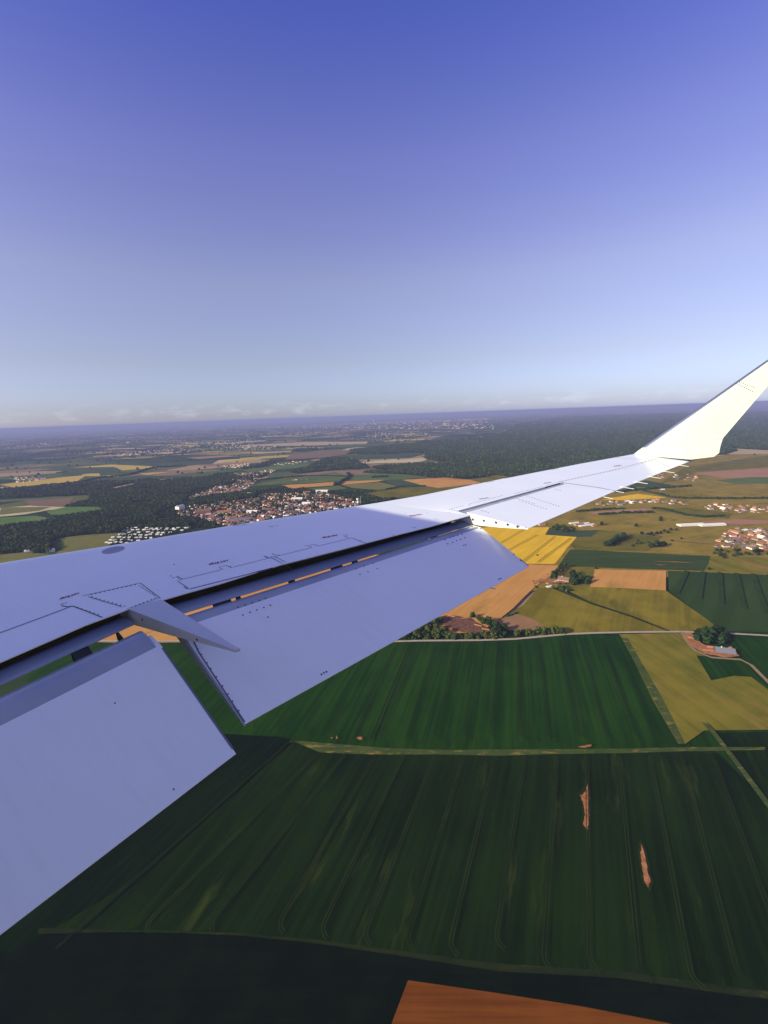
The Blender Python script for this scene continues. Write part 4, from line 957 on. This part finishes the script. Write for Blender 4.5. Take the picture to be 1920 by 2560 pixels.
# far-off hedges, copses and woods that read as one texture
rr = np.sqrt(rng.uniform(2600 ** 2, 15000 ** 2, 26000)); aa = rng.uniform(-1.0, 1.0, 26000)
q = np.stack([rr * np.sin(aa), rr * np.cos(aa)], 1)
cell = np.floor(q @ np.array([[.95, .31], [-.31, .95]]) / np.array([330., 190.])); hsh = np.abs(np.sin(cell[:, 0] * 12.99 + cell[:, 1] * 78.2)) * 43758.5 % 1
fr = (q @ np.array([[.95, .31], [-.31, .95]]) / np.array([330., 190.])) % 1
edge = (np.minimum(fr[:, 0], 1 - fr[:, 0]) < .035) | (np.minimum(fr[:, 1], 1 - fr[:, 1]) < .05)
q = avoid(q[edge | (hsh < .13)])
wood('distant_trees', q, rng.uniform(8, 14, len(q)) * (1 + np.linalg.norm(q, axis=1) / 9000), 'far hedges and copses fading into blue haze', 'far trees')

# ================================================================== buildings
WALLS = [mat('render_white', (.82, .76, .66), .9, spec=.1), mat('render_cream', (.74, .60, .42), .9, spec=.1), mat('render_grey', (.45, .43, .40), .9, spec=.1)]
ROOFS = {'terracotta': mat('roof_terracotta', (.40, .16, .085), .9, spec=.1, var=(.32, .12, .065), scale=.8), 'brown': mat('roof_brown', (.22, .13, .09), .9, spec=.1, var=(.17, .10, .07), scale=.8), 'slate': mat('roof_slate', (.13, .13, .15), .7, spec=.2, var=(.17, .17, .19), scale=.8), 'pale': mat('roof_pale', (.80, .75, .68), .8, spec=.1, var=(.70, .65, .58), scale=.8)}
PANE = mat('window_pane', (.03, .035, .045), .15, spec=.5)
DOOR = mat('door_wood', (.16, .09, .05), .7)
def gable(L, B, h, rh, ov=.5, hip=0.0):
    w = MB(); x, y = L / 2, B / 2
    w.add([(-x, -y, -.3), (x, -y, -.3), (x, y, -.3), (-x, y, -.3), (-x, -y, h), (x, -y, h), (x, y, h), (-x, y, h), (-x + hip * .96, 0, h + rh * .97), (x - hip * .96, 0, h + rh * .97)],
          [(0, 1, 5, 4), (2, 3, 7, 6), (1, 2, 6, 9, 5), (3, 0, 4, 8, 7)] if hip == 0 else [(0, 1, 5, 4), (2, 3, 7, 6), (1, 2, 6, 5), (3, 0, 4, 7)])
    X, Y = x + ov, y + ov; d = rh * ov / y; r = MB(); hx = hip
    t = [(-X, -Y, h - d + .06), (X, -Y, h - d + .06), (X, Y, h - d + .06), (-X, Y, h - d + .06), (-X + hx, 0, h + rh + .06), (X - hx, 0, h + rh + .06)]
    b = [(p[0], p[1], p[2] + .22) for p in t]
    r.add(t + b, [(6, 7, 11, 10), (8, 9, 10, 11), (1, 0, 4, 5), (3, 2, 5, 4), (0, 1, 7, 6), (2, 3, 9, 8), (7, 8, 11), (9, 6, 10), (1, 5, 2), (3, 4, 0), (1, 2, 8, 7), (3, 0, 6, 9)])
    return w, r
def mesh_of(mb, name, m):
    me = bpy.data.meshes.new(name); me.from_pydata(mb.v, [], mb.f); me.update(); me.materials.append(m); return me
HM = {}
for i, (L, B, h, rh) in enumerate(((11, 8, 3.2, 2.8), (13, 8.5, 5.2, 3.0), (9.5, 8, 3.0, 2.6), (15, 9, 3.4, 3.0))):
    w, r = gable(L, B, h, rh); c = MB().box(L * .22, -.9, h + rh * .5, L * .22 + .9, 0, h + rh + 1.0)
    wn_ = MB()
    for sx in (-.3, 0.02, .3):
        for sy in (-1, 1): wn_.box(L * sx - .6, sy * B / 2 - .04, 1.0, L * sx + .6, sy * B / 2 + .04, 2.3)
    for sy in (-1, 1): wn_.box(sy * L / 2 - .04, -.6, 1.0, sy * L / 2 + .04, .6, 2.3)
    HM[i] = {'wall': [mesh_of(w, 'wall', m_) for m_ in WALLS], 'roof': {k: mesh_of(r, 'roof', m_) for k, m_ in ROOFS.items()}, 'chimney': mesh_of(c, 'chimney', ROOFS['brown']), 'win': mesh_of(wn_, 'windows', PANE)}
HOUSES = []
def child(name, me, parent): o = bpy.data.objects.new(name, me); COL.objects.link(o); o.parent = parent; return o
RNAME = {'terracotta': 'terracotta roofed', 'brown': 'brown roofed', 'slate': 'dark roofed', 'pale': 'pale roofed'}
def house(x, y, rz, place, group, roof=None, kind=None, wall=None):
    i = int(rng.integers(4)) if kind is None else kind; rf = roof or str(rng.choice(['terracotta', 'terracotta', 'terracotta', 'brown', 'brown', 'slate', 'pale'])); wl = int(rng.integers(3)) if wall is None else wall
    r = empty('house', (x, y, 0), rz); w = child('wall', HM[i]['wall'][wl], r); ro = child('roof', HM[i]['roof'][rf], r); child('chimney', HM[i]['chimney'], ro); o = child('window', HM[i]['win'], w); o['kind'] = 'stuff'
    tag(r, '%s %s house %s' % (RNAME[rf], ['white walled', 'cream walled', 'grey walled'][wl], place), 'house', group); HOUSES.append((x, y)); return r
def spread(f, poly, sp, n, place, group, ang=None):
    q = scatter(GP(f, poly), sp, .3); q = q[[all((abs(x - a) > 14 or abs(y - b) > 12) for a, b in HOUSES) for x, y in q]] if len(q) else q
    d = np.linalg.norm(q, axis=1); q = q[np.argsort(d + rng.uniform(0, 250, len(q)))][:n]
    for x, y in q: house(x, y, (ang if ang is not None else .3) + rng.normal(0, .12) + (math.pi / 2 if rng.random() < .4 else 0), place, group)
spread(c7, [(1345, 200), (1400, 150), (1440, 100), (1520, 100), (1700, 110), (1800, 120), (1800, 225), (1659, 232), (1560, 228), (1420, 212)], 19, 78, 'in the estate at the right edge', 'houses of the estate at the right edge', .15)
spread(c4, [(1090, 1310), (1180, 1280), (1300, 1285), (1659, 1305), (1900, 1310), (1900, 1370), (1659, 1355), (1350, 1345)], 24, 44, 'in the village strip below the winglet', 'houses of the village strip below the winglet', .1)
spread(c4, [(255, 1288), (300, 1270), (480, 1255), (640, 1245), (840, 1245), (960, 1262), (1060, 1285), (940, 1285), (700, 1272), (480, 1290), (300, 1298)], 26, 26, 'in the row behind the trailing edge', 'houses of the row behind the trailing edge', .1)
spread(c4, [(740, 1062), (820, 1030), (960, 1040), (1120, 1060), (1080, 1095), (940, 1095), (880, 1075)], 38, 14, 'in the hamlet below the winglet', 'houses of the hamlet below the winglet', .1)
spread(c4, [(640, 1175), (760, 1160), (1000, 1140), (1020, 1150), (820, 1172)], 40, 8, 'by the hedge above the yellow strip', 'houses by the hedge above the yellow strip', .1)
spread(c2, [(90, 230), (110, 185), (260, 190), (430, 205), (640, 190), (900, 130), (1200, 110), (1300, 140), (1270, 175), (900, 225), (640, 280), (430, 300), (300, 255), (200, 235)], 18, 190, 'in the old village', 'houses of the old village', .35)
spread(c2, [(200, 120), (240, 95), (420, 40), (640, 0), (700, -20), (560, 60), (420, 110), (420, 125)], 24, 60, 'in the upper village row', 'houses of the upper village row', .2)
spread(c6, [(340, 575), (440, 560), (450, 570), (360, 582)], 22, 5, 'inside the green field', 'houses in the green field', .2)
# pale roofed chalets in tidy rows at the left
rows_ = [(820, 1255, 886), (800, 1200, 900), (790, 1130, 915), (775, 1060, 930), (740, 980, 948), (720, 900, 965), (690, 840, 982)]
for x0, x1, y in rows_:
    for x in np.arange(x0, x1, 34):
        if rng.random() < .14: continue
        p = G(*c5(x + rng.uniform(-11, 11), y - (x - x0) * .004 + rng.uniform(-3.5, 3.5)))
        r = empty('chalet', (p[0], p[1], 0), .25 + rng.normal(0, .12)); i = 2; child('wall', HM[i]['wall'][1], r); child('roof', HM[i]['roof']['pale'], r); r.scale = (rng.uniform(.6, .95), .75, .7)
        HOUSES.append((p[0], p[1]))
        tag(r, 'white roofed chalet in the tidy rows before the leading edge', 'chalet', 'rows of white roofed chalets')
def big(name, x, y, rz, L, B, h, rh, wall, roof, label, cat, hip=0, win=True, door=True, chim=True, tall=0):
    r = empty(name, (x, y, 0), rz); w, rf = gable(L, B, h, rh, .5, hip); W1 = w.build('wall', wall, r); R1 = rf.build('roof', roof, r)
    if chim: MB().box(-L * .2, -.5, h + rh * .5, -L * .2 + 1.1, .5, h + rh + 1.2).build('chimney', WALLS[1], R1)
    if win:
        n = max(2, int(L / 4.2)); fl = max(1, int(h / 2.8))
        for s in (-1, 1):
            for f_ in range(fl):
                for k in range(n):
                    cx = -L / 2 + L * (k + .5) / n; z0 = .9 + f_ * 2.8
                    if door and f_ == 0 and k == n // 2 and s == -1: continue
                    MB().box(cx - .6, s * B / 2 - .05, z0, cx + .6, s * B / 2 + .05, z0 + 1.3).build('window', PANE, W1)
        for s in (-1, 1): MB().box(s * L / 2 - .05, -.7, .9, s * L / 2 + .05, .7, 2.3).build('window', PANE, W1)
    if door: MB().box(-L / 2 + L * (n_ := (max(2, int(L / 4.2)) // 2 + .5)) / max(2, int(L / 4.2)) - .7, -B / 2 - .06, -.1, -L / 2 + L * n_ / max(2, int(L / 4.2)) + .7, -B / 2 + .06, 2.2).build('door', DOOR, W1)
    tag(r, label, cat); return r
p = G(*d7(695, 355)); big('farmhouse', p[0], p[1], -.62, 18, 11, 5.6, 4.6, WALLS[0], ROOFS['brown'], 'white gabled farmhouse with a broad brown roof among dark trees', 'house')
for (x, y), L, lb in (((335, 368), 8, 'low shed at the left end of the farmstead'), ((475, 385), 9, 'long low shed in the middle of the farmstead'), ((578, 372), 7, 'small white shed left of the farmhouse'), ((270, 385), 6, 'tiny outbuilding at the far left of the farmstead'), ((462, 448), 6, 'white cabin beside the farm track below the farmstead')):
    p = G(*d7(x, y)); big('shed', p[0], p[1], .35, L * 1.35, 6, 3.0, 1.9, WALLS[0], ROOFS['pale' if 'white' in lb else 'terracotta'], lb, 'shed', win=False, chim=False)
p = G(*c7(1405, 820)); big('farmhouse', p[0], p[1], -.35, 20, 11, 4.6, 4.4, WALLS[0], ROOFS['slate'], 'white walled farm with a large slate roof beside the pale road', 'house')
p = G(*c7(1310, 815)); big('barn', p[0], p[1], -.2, 12, 7, 3.2, 2.2, WALLS[1], ROOFS['terracotta'], 'cream barn with tiled roof left of the slate roofed farm', 'barn', chim=False, win=False)
p = G(*c7(1345, 800)); big('barn', p[0], p[1], -.35, 15, 7, 3.4, 2.6, WALLS[1], ROOFS['terracotta'], 'long tiled barn joined to the left of the slate roofed farm', 'barn', chim=False)
p = G(*c7(1225, 745)); big('shed', p[0], p[1], -.7, 11, 6, 3, 2.2, WALLS[1], ROOFS['terracotta'], 'tiled shed nearest the pale road at the slate roofed farm', 'shed', chim=False, win=False)
p = G(*c7(1450, 805)); big('shed', p[0], p[1], 1.2, 8, 5, 3, 1.8, WALLS[1], ROOFS['terracotta'], 'small tiled shed at the right end of the slate roofed farm', 'shed', chim=False, win=False)
p = G(*c7(1255, 780)); big('shed', p[0], p[1], -.7, 9, 5, 2.6, 1.4, WALLS[1], ROOFS['terracotta'], 'small tiled shed by the garden of the slate roofed farm', 'shed', chim=False, win=False)
for (x, y), lb in (((1040, 1452), 'left one of two long white sheds on the dry meadow'), ((1210, 1452), 'right one of two long white sheds on the dry meadow')):
    p = G(*c4(x, y)); big('long_shed', p[0], p[1], .03, 62, 16, 5, 2, WALLS[0], ROOFS['pale'], lb, 'shed', win=False, chim=False)
for k, (x, y, L, rf, lb) in enumerate(((110, 1436, 26, 'pale', 'leftmost pale greenhouse of the nursery right of the flap'), (150, 1446, 26, 'terracotta', 'pink roofed shed in the nursery right of the flap'), (190, 1440, 28, 'pale', 'middle pale greenhouse of the nursery'), (235, 1450, 24, 'pale', 'rightmost pale greenhouse of the nursery'), (180, 1458, 20, 'pale', 'lowest pale greenhouse of the nursery'), (270, 1455, 14, 'terracotta', 'small tiled house at the right end of the nursery'))):
    p = G(*c4(x, y)); big('greenhouse' if rf == 'pale' else 'shed', p[0], p[1], .3, L, 10, 3.2, 1.8, WALLS[0], ROOFS[rf], lb, 'greenhouse' if rf == 'pale' else 'shed', win=False, chim=False)
p = G(*c7(355, 78)); big('house', p[0], p[1], .2, 17, 9, 4, 3, WALLS[0], ROOFS['terracotta'], 'white house just below the aileron tip', 'house')
p = G(*c2(287, 225)); big('manor', p[0], p[1], .25, 44, 16, 13, 7, mat('brick_red', (.32, .14, .08), .9, spec=.1, var=(.40, .18, .10), scale=.5), ROOFS['brown'], 'tall red brick manor in the old village', 'manor', hip=4)
p = G(*c2(132, 195)); big('hall', p[0], p[1], 1.2, 26, 18, 14, 5, WALLS[0], ROOFS['pale'], 'tall white hall at the left end of the old village', 'hall', chim=False)
p = G(*c2(395, 216)); big('hall', p[0], p[1], .2, 56, 14, 6, 4, WALLS[1], ROOFS['terracotta'], 'long tiled hall right of the brick manor', 'hall', chim=False)
p = G(*c2(530, 262)); big('warehouse', p[0], p[1], .12, 60, 24, 6, 2, WALLS[2], ROOFS['slate'], 'flat grey warehouse near the leading edge', 'warehouse', chim=False, win=False)
for x, y, L, lb in ((560, 95, 45, 'long pale hall on the upper street of the village'), (480, 103, 40, 'second long pale hall on the upper street, left of its neighbour'), (890, 128, 42, 'large pale hall with a white wall in the village centre'), (1050, 78, 50, 'long pale hall at the top right of the village'), (600, 212, 36, 'pale hall between tree groups in the village'), (950, 158, 30, 'cream hall near the right end of the village')):
    p = G(*c2(x, y)); big('hall', p[0], p[1], -.15, L, 14, 6, 3, WALLS[0], ROOFS['pale'], lb, 'hall', chim=False, win=False)
for x, y, L, lb in ((255, 1005, 22, 'white farm building nearest the leading edge at the far left'), (330, 1035, 16, 'bright white gabled barn touching the leading edge at the left'), (205, 1038, 26, 'long cream barn at the far left before the leading edge'), (160, 992, 18, 'tiled farm building at the far left before the leading edge')):
    p = G(*c5(x, y)); big('barn', p[0], p[1], .5, L, 11, 5, 3, WALLS[0 if 'white' in lb else 1], ROOFS['terracotta' if 'tiled' in lb else 'pale'], lb, 'barn', chim=False, win=False)
# farmyards
for q_ in ([(1168, 712), (1215, 712), (1275, 775), (1330, 800), (1470, 815), (1492, 848), (1400, 856), (1320, 842), (1235, 802), (1190, 758)], [(312, 416), (345, 398), (420, 400), (500, 395), (540, 412), (480, 424), (400, 420), (360, 414)]): sheet('farmyard', jag(GP(c7, q_), .6, 6), 'soil', z=ZL[0] + .08)
# rubble yard
sheet('yard', jag(GP(c8, [(555, 190), (620, 180), (740, 195), (830, 245), (930, 290), (940, 305), (800, 300), (700, 295), (600, 260), (530, 215)]), 1.2, 6), 'yard', z=ZL[0] + .1)
RUB = mat('rubble', (.36, .135, .075), 1, spec=0, var=(.62, .30, .18), scale=.9)
for k, (x, y, r) in enumerate(((600, 215, 7), (650, 225, 8), (640, 245, 7), (700, 250, 8), (680, 268, 7), (740, 275, 8), (770, 285, 7), (720, 230, 6), (800, 262, 5), (660, 200, 5))):
    p = G(*c8(x, y)); mb = MB(); cs = [(p[0] + rng.normal(0, r * .5), p[1] + rng.normal(0, r * .4), rng.uniform(.2, 1.6)) for _ in range(22)]
    lumps(mb, cs, rng.uniform(.9, 3.0, 22), .85, .42); tag(mb.build('rubble_heap', RUB), 'heap of reddish rubble in the yard beside the copse', 'rubble heap', 'rubble heaps in the yard')
for k, (x, y, rz, lb) in enumerate(((585, 193, .3, 'tiled shed at the top left corner of the rubble yard'), (632, 186, -.4, 'tiled shed at the top edge of the rubble yard'), (722, 200, .2, 'tiled shed under the tree belt of the rubble yard'), (815, 250, -.6, 'tiled shed on the right slope of the rubble yard'), (868, 278, -.4, 'tiled shed near the lowest corner of the rubble yard'))):
    p = G(*c8(x, y)); big('shed', p[0], p[1], rz, 10, 6, 3, 2.2, WALLS[1], ROOFS['terracotta'], lb, 'shed', chim=False, win=False)
CW_ = mat('container_white', (.78, .78, .76), .5); CB = mat('container_tan', (.55, .38, .26), .6)
for k, (x, y, rz, m_, lb) in enumerate(((612, 192, .5, CW_, 'white container at the top left of the rubble yard'), (690, 203, -.3, CW_, 'white container beside the top tree of the rubble yard'), (665, 190, .1, CB, 'tan container at the top of the rubble yard'), (790, 235, -.5, CB, 'tan container on the right slope of the rubble yard'), (845, 268, -.3, CW_, 'white container near the right corner of the rubble yard'), (890, 288, -.3, CW_, 'large white container at the lowest corner of the rubble yard'), (915, 297, -.3, CB, 'tan container at the very right tip of the rubble yard'), (760, 218, -.6, CW_, 'white container by the dark tree belt'))):
    p = G(*c8(x, y)); r = empty('container', (p[0], p[1], .2), rz); MB().box(-4.5, -1.3, 0, 4.5, 1.3, 2.7).build('body', m_, r)
    for s in (-1, 1): MB().box(4.5, min(.03 * s, 1.25 * s), .1, 4.56, max(.03 * s, 1.25 * s), 2.6).build('door', CB, r)
    mb = MB()
    for i in range(9):
        for s in (-1, 1): mb.box(-4.3 + i * 1.0, s * 1.33 - .03, .1, -3.9 + i * 1.0, s * 1.33 + .03, 2.6)
    mb.build('ribs', m_, r); tag(r, lb, 'container')
# water tower and mast at the village edge
p = G(895, 1262); WT = empty('water_tower', (p[0], p[1], 0))
def lathe(name, prof, m_, parent, n=20):
    mb = MB(); v = [(r * math.cos(2 * math.pi * i / n), r * math.sin(2 * math.pi * i / n), z) for z, r in prof for i in range(n)]
    mb.add(v, [(k * n + i, k * n + (i + 1) % n, (k + 1) * n + (i + 1) % n, (k + 1) * n + i) for k in range(len(prof) - 1) for i in range(n)] + [tuple(range((len(prof) - 1) * n, len(prof) * n))]); return mb.build(name, m_, parent, True)
lathe('shaft', [(-.5, 2.6), (4, 2.2), (14, 1.9)], WALLS[0], WT); lathe('tank', [(13.8, 1.95), (16, 2.6), (19, 4.8), (21.5, 5.0), (22.2, 4.4), (22.8, .4)], WALLS[0], WT)
tag(WT, 'white water tower with a flared top rising above the leading edge', 'water tower')
p = G(899, 1264); MS = empty('radio_mast', (p[0] + 4, p[1] + 3, 0)); MB().tube((0, 0, -.3), (0, 0, 33), .7, .3, 8).build('pole', WALLS[2], MS); MB().box(-.9, -.9, 28, .9, .9, 31).build('antenna', WALLS[2], MS)
tag(MS, 'slim radio mast just right of the water tower', 'mast')
for x, y, s, lb in ((934, 1056, 1.0, 'far white tower block standing alone near the horizon'), (292, 1123, .45, 'far reddish tower block among woods at the left'), (1065, 1088, .4, 'far pale tower at the edge of the great forest')):
    p = G(x, y); s *= 1; r = empty('tower_block', (p[0], p[1], 0), .4); hgt = np.linalg.norm(p) * .0047 * (1 if s == 1 else .9); b = hgt * .30
    w = MB().box(-b / 2, -b / 2, -1, b / 2, b / 2, hgt).build('wall', WALLS[0 if s != .45 else 1], r); MB().box(-b * .55, -b * .55, hgt, b * .55, b * .55, hgt * 1.05).build('roof', ROOFS['pale' if s != .45 else 'terracotta'], r)
    mb = MB()
    for k in range(8):
        for sx in (-1, 1): mb.box(-b * .4, sx * b / 2 - .1, hgt * (.06 + .115 * k), b * .4, sx * b / 2 + .1, hgt * (.06 + .115 * k + .05))
    o = mb.build('window_band', PANE, w); o['kind'] = 'stuff'; tag(r, lb, 'tower block')
vt = np.concatenate([scatter(GP(c5, VIL), 9.5), scatter(GP(c5, [(640, 1000), (815, 880), (1260, 880), (1200, 915), (760, 1000)]), 8)]); vt = avoid(vt[rng.random(len(vt)) < .70]); hp = np.array(HOUSES)
vt = np.array([t for t in vt if np.min(np.abs(hp - t).sum(1)) > 11])
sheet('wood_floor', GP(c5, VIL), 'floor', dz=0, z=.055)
wood('village_trees', vt, rng.uniform(4.5, 8.5, len(vt)), 'leafy gardens and trees between the houses of the village', 'trees')
# far-off towns: too many and too small to tell apart
def town(areas, label):
    mw, mr = MB(), MB()
    for f, poly, n, s in areas:
        q = scatter(GP(f, poly), (30 if s >= 1 else 18) * s); rng.shuffle(q)
        for x, y in q[:n]:
            a = rng.uniform(0, 3.14); k = s * rng.uniform(.5, 1.25); L, B, h = 7 * k, 4.5 * k, 3.5 * k; c_, s_ = math.cos(a), math.sin(a)
            T = lambda u, v, z: (x + u * c_ - v * s_, y + u * s_ + v * c_, z)
            mw.add([T(-L, -B, 0), T(L, -B, 0), T(L, B, 0), T(-L, B, 0), T(-L, -B, h), T(L, -B, h), T(L, B, h), T(-L, B, h), T(-L, 0, h * 1.7), T(L, 0, h * 1.7)], [(0, 1, 5, 4), (2, 3, 7, 6), (1, 2, 6, 9, 5), (3, 0, 4, 8, 7)])
            mr.add([T(-L, -B, h), T(L, -B, h), T(L, 0, h * 1.7), T(-L, 0, h * 1.7), T(L, B, h), T(-L, B, h)], [(0, 1, 2, 3), (4, 5, 3, 2)])
    n = len(mw.v); o = MB(); o.v = mw.v + mr.v; o.f = mw.f + [tuple(i + n for i in f) for f in mr.f]
    o = o.build('distant_houses', [WALLS[1], ROOFS['terracotta'], ROOFS['brown']])
    k = len(mw.f); mi = np.zeros(len(o.data.polygons), np.int32); mi[k:] = 1; pr = rng.random(len(mr.f) // 2) < .55; mi[k:][np.repeat(pr, 2)] = 2
    o.data.polygons.foreach_set('material_index', mi); tag(o, label, 'far houses', kind='stuff')
town([(c5, [(900, 400), (1100, 340), (1659, 300), (1659, 360), (1200, 390)], 300, 1.0), (c5, [(0, 360), (300, 330), (420, 345), (100, 370)], 60, 1.8), (c5, [(60, 560), (250, 545), (350, 565), (120, 590)], 40, 1.2), (c5, [(600, 420), (900, 385), (1150, 375), (900, 410)], 70, 1.2), (c5, [(1430, 480), (1620, 460), (1659, 480), (1500, 495)], 40, 1.0), (c5, [(1380, 545), (1560, 530), (1560, 560), (1400, 560)], 30, 1.0)], 'far town as pale specks across the left horizon')
town([(c6, [(700, 290), (900, 260), (1150, 250), (1250, 280), (950, 320), (830, 320)], 170, 1.0), (c6, [(0, 260), (400, 240), (700, 250), (400, 290), (0, 300)], 130, 1.3), (c6, [(0, 350), (200, 350), (380, 340), (200, 370), (0, 380)], 60, 1.1), (c6, [(200, 470), (330, 452), (480, 448), (300, 475)], 22, 1.0), (c6, [(60, 230), (1600, 170), (1659, 240), (900, 240)], 800, 2.6), (c5, [(0, 250), (600, 225), (1659, 200), (1659, 300), (900, 330), (300, 350), (0, 380)], 520, 2.4), (c6, [(700, 150), (2600, 90), (3400, 120), (2600, 160), (1200, 180)], 260, 4.0), (c4, [(300, 560), (700, 540), (1050, 520), (1200, 560), (600, 580)], 90, 2.4), (c4, [(1300, 560), (1659, 540), (1659, 640), (1400, 640)], 40, 2.2)], 'far villages as pale specks before the great forest')
town([(c2, [(90, 230), (110, 185), (260, 190), (430, 205), (640, 190), (900, 130), (1200, 110), (1300, 140), (1270, 175), (900, 225), (640, 280), (430, 300), (300, 255), (200, 235)], 230, .85), (c2, [(100, 190), (330, 150), (420, 120), (700, 95), (1000, 75), (1290, 125), (1200, 110), (900, 130), (640, 190), (430, 205), (260, 190)], 360, .85), (c2, [(220, 110), (420, 20), (640, -10), (700, -20), (560, 60), (420, 118)], 330, .95), (c2, [(130, 150), (330, 150), (420, 120), (240, 95), (160, 120)], 60, .95), (c5, [(1380, 560), (1659, 520), (1800, 500), (1780, 520), (1659, 545), (1500, 590)], 160, .95)], 'smaller roofs of the village packed between its gardens')

# ================================================================== where look-alikes stand, so that every label points to one of them
def px_of(o):
    p = np.array(o.location) - CAMPOS; q = AR @ (RW.T @ p); return CW / 2 + FPX * q[0] / q[2], CH / 2 + FPX * q[1] / q[2]
def nth(i): return str(i) + ('th' if 10 <= i % 100 <= 20 else {1: 'st', 2: 'nd', 3: 'rd'}.get(i % 10, 'th'))
same = {}
for o in list(SC.objects):
    if o.parent is None and o.get('group') and o.get('label'): same.setdefault(o['label'], []).append(o)
for lb, os_ in same.items():
    if len(os_) < 2: continue
    os_.sort(key=lambda o: px_of(o)[0])
    for i, o in enumerate(os_): o['label'] = (nth(i + 1) + ' from the left: ' if i else 'leftmost: ') + lb
